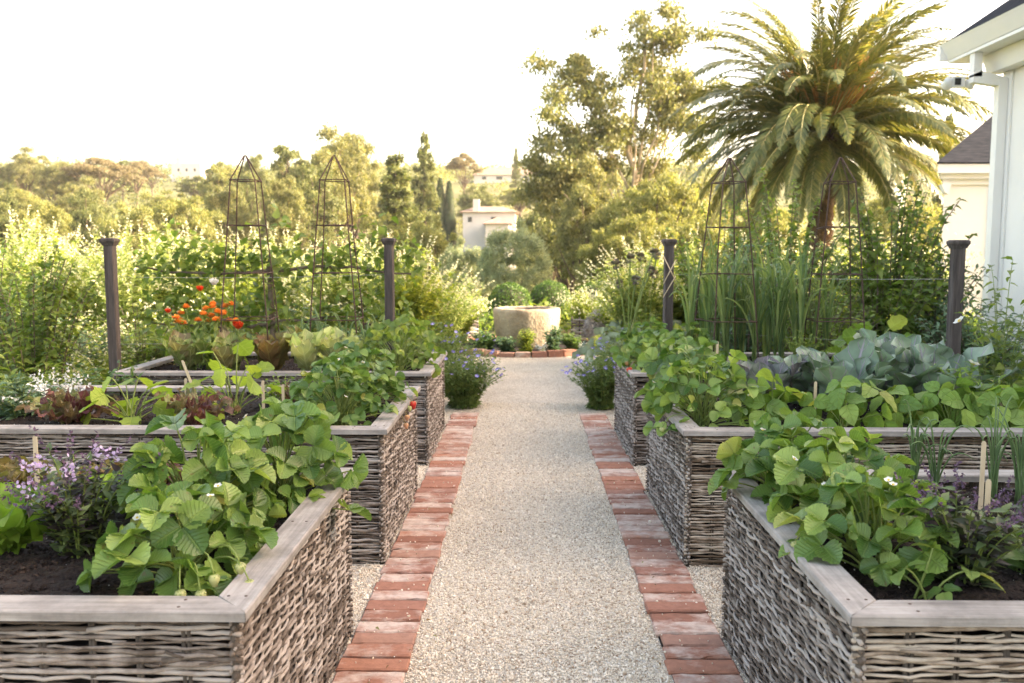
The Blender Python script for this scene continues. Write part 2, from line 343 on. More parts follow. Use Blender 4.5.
M['stone'] = surf('weathered_limestone', [(.22, .165, .10), (.35, .28, .185), (.43, .36, .25)], 5, .9, .7, .02, fine=28)
M['stone_in'] = surf('basin_inside_stone', [(.1, .085, .07), (.2, .17, .14)], 6, .9, .5, .01)
M['whitepl'] = surf('white_stucco', [(.76, .745, .715), (.8, .785, .755)], 1.5, .85, .12, .004, fine=60)
M['trim'] = surf('white_painted_trim', [(.74, .735, .71), (.79, .78, .755)], 2, .5, .03, .002)
M['shingle'] = surf('dark_grey_shingle', [(.016, .018, .022), (.045, .047, .054)], 4, .95, .5, .01, (1, 6, 1), fine=20, spec=.03)
M['tile'] = surf('brown_roof_tile', [(.2, .13, .09), (.34, .25, .19)], 1.2, .9, .3, .05)
M['farwall'] = surf('far_white_wall', [(.5, .49, .47), (.6, .585, .56)], .5, .9, .05, .01)
M['glass'] = surf('dark_window_glass', [(.03, .035, .04), (.06, .07, .075)], 2, .15, 0, .001, spec=.6)
M['plastic'] = surf('white_lamp_housing', [(.66, .66, .64), (.7, .7, .68)], 3, .4, 0, .001)
M['black'] = surf('black_lens', [(.02, .02, .02), (.03, .03, .03)], 3, .2, 0, .001)
M['wire'] = surf('galvanised_wire', [(.4, .4, .4), (.5, .5, .5)], 3, .4, 0, .001, metal=.7)

def brickmat():
    m, nt, nd, L = newmat('old_red_brick')
    g = N(nt, 'ShaderNodeNewGeometry'); tc = N(nt, 'ShaderNodeTexCoord')
    r = ramp(nt, [(0, (.26, .125, .085)), (.3, (.32, .155, .105)), (.55, (.38, .185, .12)), (.8, (.29, .145, .105)), (1, (.37, .215, .155))], g.outputs['Random Per Island'])
    n1 = N(nt, 'ShaderNodeTexNoise'); n1.inputs['Scale'].default_value = 9; n1.inputs['Detail'].default_value = 7; n1.inputs['Roughness'].default_value = .7
    mp = N(nt, 'ShaderNodeMapping'); mp.inputs['Scale'].default_value = (1, 1.5, 1); L.new(tc.outputs['Object'], mp.inputs[0]); L.new(mp.outputs[0], n1.inputs['Vector'])
    w = N(nt, 'ShaderNodeMath', operation='MULTIPLY_ADD'); L.new(g.outputs['Random Per Island'], w.inputs[0])
    # a random offset per brick decides how much lime bloom it carries
    sn = N(nt, 'ShaderNodeMath', operation='MULTIPLY'); L.new(g.outputs['Random Per Island'], sn.inputs[0]); sn.inputs[1].default_value = 91.7
    fr = N(nt, 'ShaderNodeMath', operation='FRACT'); L.new(sn.outputs[0], fr.inputs[0])
    ad = N(nt, 'ShaderNodeMath', operation='MULTIPLY_ADD'); L.new(fr.outputs[0], ad.inputs[0]); ad.inputs[1].default_value = .42; L.new(n1.outputs['Fac'], ad.inputs[2])
    mr = N(nt, 'ShaderNodeMapRange'); L.new(ad.outputs[0], mr.inputs[0]); mr.inputs[1].default_value = .68; mr.inputs[2].default_value = .92; mr.inputs[4].default_value = .8
    fw = N(nt, 'ShaderNodeMapRange'); L.new(fr.outputs[0], fw.inputs[0]); fw.inputs[1].default_value = .8; fw.inputs[2].default_value = .95
    fn = N(nt, 'ShaderNodeMapRange'); L.new(n1.outputs['Fac'], fn.inputs[0]); fn.inputs[1].default_value = .35; fn.inputs[2].default_value = .6
    fm = N(nt, 'ShaderNodeMath', operation='MULTIPLY'); L.new(fw.outputs[0], fm.inputs[0]); L.new(fn.outputs[0], fm.inputs[1])
    f2 = N(nt, 'ShaderNodeMath', operation='MAXIMUM'); L.new(mr.outputs[0], f2.inputs[0]); L.new(fm.outputs[0], f2.inputs[1])
    mx = N(nt, 'ShaderNodeMixRGB'); L.new(f2.outputs[0], mx.inputs[0]); L.new(r.outputs[0], mx.inputs[1]); mx.inputs[2].default_value = (.62, .53, .455, 1)
    n3 = N(nt, 'ShaderNodeTexNoise'); n3.inputs['Scale'].default_value = 40; n3.inputs['Detail'].default_value = 4; L.new(tc.outputs['Object'], n3.inputs['Vector'])
    hs = N(nt, 'ShaderNodeHueSaturation'); v = N(nt, 'ShaderNodeMapRange'); L.new(n3.outputs['Fac'], v.inputs[0]); v.inputs[3].default_value = .65; v.inputs[4].default_value = 1.3
    L.new(v.outputs[0], hs.inputs['Value']); L.new(mx.outputs[0], hs.inputs['Color'])
    p = N(nt, 'ShaderNodeBsdfPrincipled'); L.new(hs.outputs[0], p.inputs['Base Color']); p.inputs['Roughness'].default_value = .85; p.inputs['Specular IOR Level'].default_value = .2
    n2 = N(nt, 'ShaderNodeTexNoise'); n2.inputs['Scale'].default_value = 70; n2.inputs['Detail'].default_value = 6; L.new(tc.outputs['Object'], n2.inputs['Vector'])
    b = N(nt, 'ShaderNodeBump'); b.inputs['Strength'].default_value = .5; b.inputs['Distance'].default_value = .004; L.new(n2.outputs['Fac'], b.inputs['Height']); L.new(b.outputs[0], p.inputs['Normal'])
    o = N(nt, 'ShaderNodeOutputMaterial'); L.new(p.outputs[0], o.inputs[0]); return m
M['brick'] = brickmat()
M['litter'] = leafmat('dry_leaf', [(.12, .07, .03), (.25, .17, .07), (.2, .22, .08)], .1, .8)
GRAVEL_STOPS = [(0, (.34, .25, .17)), (.1, (.56, .46, .34)), (.28, (.72, .635, .505)), (.7, (.82, .745, .61)), (1, (.9, .845, .745))]
def gravelmat():
    m, nt, nd, L = newmat('pale_crushed_gravel')
    tc = N(nt, 'ShaderNodeTexCoord')
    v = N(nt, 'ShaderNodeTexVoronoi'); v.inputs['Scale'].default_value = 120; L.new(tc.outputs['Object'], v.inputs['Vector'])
    v2 = N(nt, 'ShaderNodeTexVoronoi'); v2.inputs['Scale'].default_value = 240; L.new(tc.outputs['Object'], v2.inputs['Vector'])
    wn = N(nt, 'ShaderNodeSeparateColor'); L.new(v.outputs['Color'], wn.inputs[0])
    r = ramp(nt, GRAVEL_STOPS, wn.outputs[0])
    p = N(nt, 'ShaderNodeBsdfPrincipled'); p.inputs['Roughness'].default_value = .9; p.inputs['Specular IOR Level'].default_value = .2
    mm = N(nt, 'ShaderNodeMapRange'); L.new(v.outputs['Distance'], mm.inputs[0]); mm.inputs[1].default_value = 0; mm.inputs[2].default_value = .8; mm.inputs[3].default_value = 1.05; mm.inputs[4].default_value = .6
    nz = N(nt, 'ShaderNodeTexNoise'); nz.inputs['Scale'].default_value = 2.2; nz.inputs['Detail'].default_value = 5; L.new(tc.outputs['Object'], nz.inputs['Vector'])
    nm = N(nt, 'ShaderNodeMapRange'); L.new(nz.outputs['Fac'], nm.inputs[0]); nm.inputs[1].default_value = .3; nm.inputs[2].default_value = .7; nm.inputs[3].default_value = .88; nm.inputs[4].default_value = 1.1
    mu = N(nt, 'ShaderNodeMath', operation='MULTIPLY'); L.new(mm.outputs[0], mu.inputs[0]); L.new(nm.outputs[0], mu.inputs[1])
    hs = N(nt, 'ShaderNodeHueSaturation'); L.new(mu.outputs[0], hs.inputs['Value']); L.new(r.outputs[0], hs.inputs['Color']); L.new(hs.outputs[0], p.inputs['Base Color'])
    ad = N(nt, 'ShaderNodeMath', operation='ADD'); L.new(v.outputs['Distance'], ad.inputs[0]); L.new(v2.outputs['Distance'], ad.inputs[1])
    b = N(nt, 'ShaderNodeBump'); b.invert = True; b.inputs['Strength'].default_value = .9; b.inputs['Distance'].default_value = .006; L.new(ad.outputs[0], b.inputs['Height']); L.new(b.outputs[0], p.inputs['Normal'])
    o = N(nt, 'ShaderNodeOutputMaterial'); L.new(p.outputs[0], o.inputs[0]); return m
M['gravel'] = gravelmat()
def pebmat():
    m, nt, nd, L = newmat('loose_gravel_stone')
    g = N(nt, 'ShaderNodeNewGeometry'); r = ramp(nt, GRAVEL_STOPS, g.outputs['Random Per Island'])
    p = N(nt, 'ShaderNodeBsdfPrincipled'); p.inputs['Roughness'].default_value = .85; p.inputs['Specular IOR Level'].default_value = .25; L.new(r.outputs[0], p.inputs['Base Color'])
    o = N(nt, 'ShaderNodeOutputMaterial'); L.new(p.outputs[0], o.inputs[0]); return m
M['peb'] = pebmat()
M['earth'] = surf('garden_earth', [(.06, .05, .025), (.11, .1, .04), (.16, .15, .06)], .8, .95, .5, .05, fine=6)
M['hill'] = surf('hill_ground', [(.08, .09, .03), (.14, .14, .05), (.22, .19, .08)], .06, .95, .5, .3, fine=.6)

# ------------------------------------------------------------------ the setting
TY = [-60, 19, 30, 48, 75, 100, 130, 180, 230, 260, 320, 460, 900]
TZ = [0, 0, -2.5, -5, -4, -1, 1.5, 9.5, 19.5, 23.5, 27, 26, 10]
def terr(x, y):
    z = np.interp(y, TY, TZ)
    return z + np.clip((np.asarray(y) - 30) / 60, 0, 1) * 1.2 * np.sin(np.asarray(x) * .021 + 1) * np.cos(np.asarray(y) * .03)
def ground():
    xs = np.concatenate([np.linspace(-700, -45, 40), np.linspace(-40, 40, 41), np.linspace(45, 700, 40)])
    ys = np.concatenate([np.linspace(-60, 16, 30), np.linspace(19, 130, 60), np.linspace(135, 900, 60)])
    XX, YY = np.meshgrid(xs, ys, indexing='ij'); ZZ = terr(XX, YY)
    V = np.stack([XX, YY, ZZ], -1).reshape(-1, 3); ny = len(ys)
    i = np.arange(len(xs) - 1)[:, None] * ny; j = np.arange(ny - 1)[None]
    Fc = np.stack([i + j, i + ny + j, i + ny + j + 1, i + j + 1], -1).reshape(-1, 4)
    yc = ys[:-1][None].repeat(len(xs) - 1, 0).ravel()
    mb = MB(); mb.add(V, Fc[yc < 16]); mb2 = Fc[yc >= 16]; mb.F4.append(mb2); mb.M4.append(np.ones(len(mb2), int))
    tag(mb.build('ground', [M['earth'], M['hill']]), kind='structure')
ground()
PL, PR = -.361, .454           # gravel between the brick borders
def sheet(name, poly, z, mat, cell=.1):
    mb = MB(); n = len(poly); c = np.mean(np.array(poly), 0)
    V = [(x, y, z) for x, y in poly] + [(c[0], c[1], z)]
    mb.add(V, [(i, (i + 1) % n, n) for i in range(n)]); return tag(mb.build(name, mat, smooth=False), kind='structure')
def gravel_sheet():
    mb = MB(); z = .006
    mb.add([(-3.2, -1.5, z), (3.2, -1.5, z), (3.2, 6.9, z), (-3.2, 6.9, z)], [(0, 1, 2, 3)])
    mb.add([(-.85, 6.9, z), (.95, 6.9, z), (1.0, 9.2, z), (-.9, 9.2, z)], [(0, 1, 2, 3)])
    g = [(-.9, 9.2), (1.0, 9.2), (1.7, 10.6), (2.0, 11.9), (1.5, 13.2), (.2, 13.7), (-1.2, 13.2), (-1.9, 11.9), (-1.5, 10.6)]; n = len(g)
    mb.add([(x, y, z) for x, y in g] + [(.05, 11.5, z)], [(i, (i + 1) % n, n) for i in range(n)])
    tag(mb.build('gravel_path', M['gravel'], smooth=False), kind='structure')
gravel_sheet()

PEB = (np.array([[1, 0, 0], [.2, .9, .1], [-.8, .5, 0], [-.9, -.4, .1], [.1, -1, 0], [.1, .1, .7], [-.1, 0, -.6]]),
       np.array([[0, 1, 5], [1, 2, 5], [2, 3, 5], [3, 4, 5], [4, 0, 5], [1, 0, 6], [2, 1, 6], [3, 2, 6], [4, 3, 6], [0, 4, 6]]), np.zeros((7, 2)))
def pebbles():
    rng = np.random.default_rng(3); P = []
    n = 42000
    y = 2.3 + (7.5 - 2.3) * rng.random(n) ** 1.5; x = rng.uniform(PL - .0, PR + .0, n)
    P.append(np.stack([x, y], 1))
    for (a, b) in ((-.66, -.575), (.67, .76)):
        m = 4500; P.append(np.stack([rng.uniform(a, b, m), rng.uniform(2.0, 6.9, m)], 1))
    for (x0, x1, y0, y1) in ((-1.3, -.575, 2.88, 3.5), (.67, 1.0, 2.88, 3.5), (-.9, -.575, 4.7, 5.2), (.67, .9, 4.7, 5.2)):
        m = 2600; P.append(np.stack([rng.uniform(x0, x1, m), rng.uniform(y0, y1, m)], 1))
    m = 260; side = rng.random(m) < .5
    P.append(np.stack([np.where(side, rng.uniform(-.575, PL, m), rng.uniform(PR, .67, m)), rng.uniform(2.2, 6.8, m)], 1))
    P = np.concatenate(P); n = len(P); s = rng.uniform(.0022, .0052, n) * (1 + .5 * (rng.random(n) < .08))
    z = .007 + s * .3; z[-m:] = .020 + s[-m:] * .3
    fr = frames(randdir(rng, n), randdir(rng, n), s * rng.uniform(.7, 1.2, n), s)
    mb = MB(); mb.inst(PEB, np.column_stack([P, z]), fr)
    tag(mb.build('gravel_stones', M['peb'], smooth=False), 'loose pale crushed stone lying on the garden path', 'gravel', kind='stuff')
pebbles()

def litter():
    rng = np.random.default_rng(66); n = 150; P = np.column_stack([rng.uniform(-.6, .7, n), 2.2 + 5 * rng.random(n) ** 1.2, np.full(n, .024)])
    mb = MB(); mb.inst(leafT(3, 2, ovate_w, fold=.3, droop=.3, W=.3), P, frames(rng.normal(size=(n, 3)) * [1, 1, .1], [0, 0, 1] + rng.normal(size=(n, 3)) * .25, rng.uniform(.006, .02, n)))
    tag(mb.build('leaf_litter', M['litter']), 'tiny dry leaf fragments scattered over the gravel path and bricks', 'leaf litter', kind='stuff')
litter()
def brick_rows():
    rng = np.random.default_rng(11)
    for (x0, x1, lab) in ((-.575, PL, 'old red brick border along the left edge of the gravel path'), (PR, .67, 'old red brick border along the right edge of the gravel path')):
        mb = MB(); y = 1.2
        while y < 6.9:
            w = .0915 + rng.normal() * .0012; dx = rng.normal(size=2) * .004; dz = rng.normal() * .0018; sk = rng.normal() * .002
            z1 = .018 + dz; xa, xb = x0 + dx[0], x1 + dx[1]; e = .005
            ya, yb = y + .003, y + w - .0045
            # top face inset = softened edge; subdivided with worn corners
            nx = 9; xs = np.linspace(xa, xb, nx)
            ro = lambda: rng.normal(size=nx) * .0016
            rowsx = [np.stack([xs, ya + ro() + sk, np.full(nx, -.03)], 1), np.stack([xs, ya + ro() + sk, np.full(nx, z1 - e) + ro() * .5], 1), np.stack([np.clip(xs, xa + e, xb - e), ya + e + ro() + sk, np.full(nx, z1) + ro() * .3], 1),
                     np.stack([np.clip(xs, xa + e, xb - e), yb - e + ro() - sk, np.full(nx, z1) + ro() * .3], 1), np.stack([xs, yb + ro() - sk, np.full(nx, z1 - e) + ro() * .5], 1), np.stack([xs, yb + ro() - sk, np.full(nx, -.03)], 1)]
            V = np.concatenate(rowsx); Fc = []
            for r in range(5):
                for c in range(nx - 1): Fc.append((r * nx + c, r * nx + c + 1, (r + 1) * nx + c + 1, (r + 1) * nx + c))
            Fc += [(0, nx, 4 * nx, 5 * nx), (nx, 2 * nx, 3 * nx, 4 * nx), (nx - 1, 6 * nx - 1, 5 * nx - 1, 2 * nx - 1), (2 * nx - 1, 5 * nx - 1, 4 * nx - 1, 3 * nx - 1)]
            mb.add(V, Fc); y += w
        add_box(mb, (x0 + .006, 1.2, -.02), (x1 - .006, y, .0085), 1)
        tag(mb.build('brick_border', [M['brick'], M['soil']], smooth=False), lab, 'brick edging', 'brick borders of the path')
    # curved ring around the basin
    mb = MB(); cx, cy, r0, r1 = .05, 11.95, 1.0, 1.12; n = 33
    for k in range(n):
        a0 = 2 * pi * k / n + .012; a1 = 2 * pi * (k + 1) / n - .008; z = .075 + rng.normal() * .006
        V = [(cx + r * cos(a), cy + r * sin(a), zz) for zz in (-.02, z) for (r, a) in ((r0, a0), (r1, a0), (r1, a1), (r0, a1))]
        mb.add(V, [(0, 3, 2, 1), (4, 5, 6, 7), (0, 1, 5, 4), (1, 2, 6, 5), (2, 3, 7, 6), (3, 0, 4, 7)])
    tag(mb.build('brick_ring', M['brick'], smooth=False), 'ring of red bricks laid on the gravel around the stone basin', 'brick edging')
    sheet('basin_bed_soil', [(cx + .99 * cos(a), cy + .99 * sin(a)) for a in np.linspace(0, 2 * pi, 32, endpoint=False)], .055, M['soil'])
brick_rows()

# ------------------------------------------------------------------ raised beds
RIM = .585; SOIL = .535
def bed(x0, x1, y0, y1, label, seed, warm=False, side='right'):
    rng = np.random.default_rng(seed)
    root = thing('raised_bed', label, 'raised garden bed', ((x0 + x1) / 2, (y0 + y1) / 2, 0), group='woven willow raised beds')
    ox, oy = (x0 + x1) / 2, (y0 + y1) / 2; hx, hy = (x1 - x0) / 2, (y1 - y0) / 2; w = .085; th = .021; e = .003
    # rim boards, mitred, with a small bevel
    def board(outer, inner, mat):
        mb = MB(); (a, b), (c, d) = outer, inner   # corner points a->b outer edge, c->d inner edge
        a, b, c, d = map(np.array, (a, b, c, d))
        n = nrm((c - a + d - b)); g = .0012
        t = nrm(b - a); a2, b2, c2, d2 = a + t * g, b - t * g, c + t * g, d - t * g
        def ring(z, ins):
            return [(*(a2 + n * ins), z), (*(b2 + n * ins), z), (*(d2 - n * ins), z), (*(c2 - n * ins), z)]
        V = ring(RIM - th, 0) + ring(RIM - e, 0) + ring(RIM, e)
        Fc = [(0, 3, 2, 1), (8, 9, 10, 11)] + [(k * 4 + i, k * 4 + (i + 1) % 4, k * 4 + 4 + (i + 1) % 4, k * 4 + 4 + i) for k in (0, 1) for i in range(4)]
        mb.add(V, Fc); return mb
    O = [(-hx, -hy), (hx, -hy), (hx, hy), (-hx, hy)]; I = [(-hx + w, -hy + w), (hx - w, -hy + w), (hx - w, hy - w), (-hx + w, hy - w)]
    for k in range(4):
        board((O[k], O[(k + 1) % 4]), (I[k], I[(k + 1) % 4]), None).build('rim_board', M['wood_x'] if k % 2 == 0 else M['wood_y'], root, smooth=False)
    for k in range(4):
        a, b = np.array(O[k]), np.array(O[(k + 1) % 4]); t = nrm(b - a); nn = np.array([-t[1], t[0]])
        for f_ in (.07, .5, .93):
            for dd in (.025, .062): p = a + (b - a) * f_ + nn * dd; mb = MB(); add_lathe(mb, [(.0001, RIM + .0008), (.0035, RIM + .0006), (.0042, RIM - .001)], 8, c=(p[0], p[1], 0)); mb.build('screw', M['rust'], root)
    # lining box
    q = .062; mb = MB(); add_box(mb, (-hx + q, -hy + q, 0), (hx - q, hy - q, SOIL - .05)); mb.build('lining', M['lining'], root, smooth=False)
    # woven panels
    ins = .035; r0 = .0045
    def panel(p0, p1, nrml, mat):
        p0, p1 = np.array(p0), np.array(p1); Lg = np.linalg.norm(p1 - p0); t = (p1 - p0) / Lg; n = np.array(nrml)
        sp = .07 if abs(nrml[0]) > .5 else .098; ns = int(round(Lg / sp)); sp = Lg / ns; mb = MB(); amp = .0048 if abs(nrml[0]) > .5 else .0042
        for k in range(ns + 1):
            for dd in ((-.004, .004) if 0 < k < ns else (0,)):
                b = p0 + t * (k * sp + dd + rng.normal() * .002) - n * .004
                add_tube(mb, [(*b, .0), (*b, RIM - th - .002)], .0055, 5, 1)
        z = .008; row = 0; top = RIM - th - .008
        while z < top:
            x = np.arange(0, Lg + 1e-6, sp / 4); x[-1] = min(x[-1], Lg); x = np.concatenate([[-.016], x, [Lg + .016]])
            sg = 1 if row % 2 else -1
            off = sg * amp * np.cos(pi * x / sp) * (1 + .15 * rng.normal())
            zz = z + np.interp(x, np.linspace(0, Lg, 7), rng.normal(size=7) * .0028) + rng.normal(size=len(x)) * .0011
            P = p0[None] + t[None] * x[:, None] + n[None] * (off[:, None] + rng.normal(size=(len(x), 1)) * .0012)
            rad = r0 * (1 + .18 * rng.normal()) * np.linspace(1.15, .8, len(x))[::(1 if rng.random() < .5 else -1)]
            # break some rods: overlapping ends
            cuts = [0, len(x)]
            if rng.random() < .75: c = int(rng.integers(4, len(x) - 4)); cuts = [0, c, len(x)]
            for a, b in zip(cuts[:-1], cuts[1:]):
                a2 = max(0, a - 2) if a else a; 
                if b - a2 < 2: continue
                Q = np.column_stack([P[a2:b], zz[a2:b]])
                if a: Q[:2, :2] += n * .005; Q[0, :2] += n * .003
                add_tube(mb, Q, np.clip(rad[a2:b], .0032, .0068), 6, 0)
            z += .0100 + rng.normal() * .0006; row += 1
        for k in range(int(Lg * 26)):   # stray twig ends
            c = p0 + t * rng.uniform(.02, Lg - .02); z0 = rng.uniform(.03, top - .03); dz = rng.normal() * .012; l = rng.uniform(.03, .09) * rng.choice((-1, 1))
            Q = [(*(c + n * .004), z0), (*(c + t * l * .5 + n * .013), z0 + dz * .5), (*(c + t * l + n * rng.uniform(.012, .02)), z0 + dz)]
            add_tube(mb, Q, np.array([.004, .0035, .002]), 5, 0)
        mb.build('woven_panel', [mat, M['stake']], root)
    a, b = -hx + ins, hx - ins; c, d = -hy + ins, hy - ins
    panel((a, c), (b, c), (0, -1), M['rodw'] if warm else M['rod'])
    panel((b, c), (b, d), (1, 0), M['rod']); panel((a, c), (a, d), (-1, 0), M['rod'])
    panel((a, d), (b, d), (0, 1), M['rod'])
    for (px, py) in ((a, c), (b, c), (b, d), (a, d)):
        mb = MB(); add_tube(mb, [(px, py, -.01), (px + .001, py, .3), (px, py, RIM - th - .001)], .0095, 8); mb.build('corner_post', M['stake'], root)
    # soil
    nx, ny = 60, 40; xs = np.linspace(-hx + w - .01, hx - w + .01, nx); ys = np.linspace(-hy + w - .01, hy - w + .01, ny)
    XX, YY = np.meshgrid(xs, ys, indexing='ij')
    ZZ = SOIL + .012 * np.sin(XX * 9 + seed) * np.cos(YY * 11) + rng.normal(size=XX.shape) * .0035
    V = np.stack([XX, YY, ZZ], -1).reshape(-1, 3); i = np.arange(nx - 1)[:, None] * ny; j = np.arange(ny - 1)[None]
    mb = MB(); mb.add(V, np.stack([i + j, i + ny + j, i + ny + j + 1, i + j + 1], -1).reshape(-1, 4))
    n = 15000 if seed in (1, 4) else 6000; P = np.stack([rng.uniform(xs[0], xs[-1], n), rng.uniform(ys[0], ys[-1], n)], 1)
    zc = SOIL + .012 * np.sin(P[:, 0] * 9 + seed) * np.cos(P[:, 1] * 11)
    s = .0015 + .008 * rng.random(n) ** 2.2; mb.inst(PEB, np.column_stack([P, zc]), frames(randdir(rng, n), randdir(rng, n), s), 1)
    n = 260; P = np.stack([rng.uniform(xs[0], xs[-1], n), rng.uniform(ys[0], ys[-1], n)], 1)
    mb.inst(PEB, np.column_stack([P, SOIL + .006 + 0 * P[:, 0]]), frames(randdir(rng, n), randdir(rng, n), .0022), 2)
    mb.build('soil', [M['soil'], M['crumb'], M['white']], root, smooth=False)
    return root
BL, BR = -.556, .652
bed(-2.62, BL, 1.675, 2.866, 'front left willow raised bed with strawberries and lilac flowered basil', 1)
bed(-2.62, BL, 3.50, 4.69, 'middle left willow raised bed with squash, red chicory and strawberries', 2)
bed(-2.50, BL, 5.21, 6.35, 'far left willow raised bed with romaine lettuce and two wire obelisks', 3)
bed(BR, 2.70, 1.672, 2.866, 'front right willow raised bed with strawberries and purple basil', 4, True)
bed(BR, 2.70, 3.49, 4.69, 'middle right willow raised bed with cabbages and beans', 5, True)
bed(BR, 2.57, 5.21, 6.35, 'far right willow raised bed with tall garlic and two wire obelisks', 6)

# ------------------------------------------------------------------ plants
def bez(a, b, c, n=6):
    t = np.linspace(0, 1, n)[:, None]; return (1 - t) ** 2 * np.array(a) + 2 * t * (1 - t) * np.array(b) + t ** 2 * np.array(c)
def uni(rng, a, b): return float(rng.uniform(a, b))
_fl = {}
def flower_mesh(kind):
    if kind in _fl: return _fl[kind]
    mb = MB(); spec = {'white': (5, .011, 'white', 'yellowc'), 'violet': (5, .021, 'violet', 'white'), 'rose': (6, .035, 'white', 'yellowc'), 'feverfew': (12, .012, 'white', 'yellowc')}[kind]
    n, s, pm, cm = spec
    for k in range(n):
        V, Fc, U = rotz(PETAL, 2 * pi * k / n, s, tilt=.25); mb.add(V, Fc, U, 0)
    add_lathe(mb, [(0.0001, .004 * s / .011), (s * .22, s * .25), (s * .3, s * .1), (s * .2, -.001)], 8, 1)
    me = mb.mesh('flower', [M[pm], M[cm]]); _fl[kind] = me; return me
def berry_mesh(kind):
    if kind in _fl: return _fl[kind]
    mb = MB(); s = {'fruitg': .0125, 'peach': .013, 'fruitr': .019}[kind]
    add_lathe(mb, [(.0001, -2.1 * s), (.4 * s, -1.8 * s), (.85 * s, -1 * s), (s, -.3 * s), (.7 * s, .12 * s), (.0001, .2 * s)], 12, 0)
    for k in range(7):
        V, Fc, U = rotz(LANCEW, 2 * pi * k / 7, s * 1.1, (0, 0, .15 * s), .1); mb.add(V, Fc, U, 1)
    me = mb.mesh('berry', [M[kind], M['stem']]); _fl[kind] = me; return me

def dome_plant(name, label, cat, loc, T, leaf, lm, sm, n, R, H, size, seed, flowers=(), berries=(), stemr=.0028, flat=.35, group=None, rz=0, low=0.0, hang=0.0):
    """petioles from one crown, each ending in a leaf on a dome"""
    rng = np.random.default_rng(seed)
    root = thing(name, label, cat, loc, rz, group)
    k = np.arange(n) + .5; el = np.arccos(1 - k / n * (1.0 + low)); az = k * 2.39996 + rng.normal(size=n) * .25
    rr = rng.uniform(.72, 1.05, n)
    P = np.stack([R * np.sin(el) * np.cos(az) * rr, R * np.sin(el) * np.sin(az) * rr, H * np.clip(np.cos(el), -.25, 1) * rr ** .5 + .03], 1) + rng.normal(size=(n, 3)) * .012
    out = np.stack([np.cos(az), np.sin(az), np.zeros(n)], 1)
    ax = nrm(out + rng.normal(size=(n, 3)) * .45 + np.array([0, 0, -.15]) - np.array([0, 0, .25]) * np.sin(el)[:, None] - np.array([0, 0, hang]))
    up = nrm(np.stack([np.sin(el) * np.cos(az) * .7, np.sin(el) * np.sin(az) * .7, .55 + np.cos(el) * flat], 1) + rng.normal(size=(n, 3)) * .36)
    sz = size * rng.uniform(.7, 1.12, n)
    mb = MB(); mb.inst(T, P, frames(ax, up, sz)); mb.build('foliage', lm, root)
    ms = MB()
    for i in range(n):
        b = rng.normal(size=3) * .018; b[2] = -.01
        add_tube(ms, bez(b, (P[i, 0] * .35, P[i, 1] * .35, P[i, 2] * .75), P[i], 5), np.linspace(stemr * 1.2, stemr * .8, 5), 5, cap=False)
    ms.build('stems', sm, root)
    for (kind, m) in flowers:
        for _ in range(m):
            a = uni(rng, 0, 2 * pi); e = uni(rng, .3, 1.2); p = (R * sin(e) * cos(a) * 1.02, R * sin(e) * sin(a) * 1.02, H * cos(e) * 1.02 + .045)
            link_mesh('flower', flower_mesh(kind), root, p, (uni(rng, -.7, .7), uni(rng, -.7, .7), a))
    for (kind, dx, dy, dz) in berries:
        link_mesh('berry', berry_mesh(kind), root, (dx, dy, dz), (uni(rng, -.3, .3), uni(rng, -.3, .3), 0))
        mt = MB(); add_tube(mt, bez((dx * .2, dy * .2, .03), (dx * .8, dy * .8, max(dz, .02) + .09), (dx, dy, dz), 7), .0018, 5); mt.build('fruit_stalk', M['redstem'] if kind != 'fruitg' else M['stem'], root)
    return root

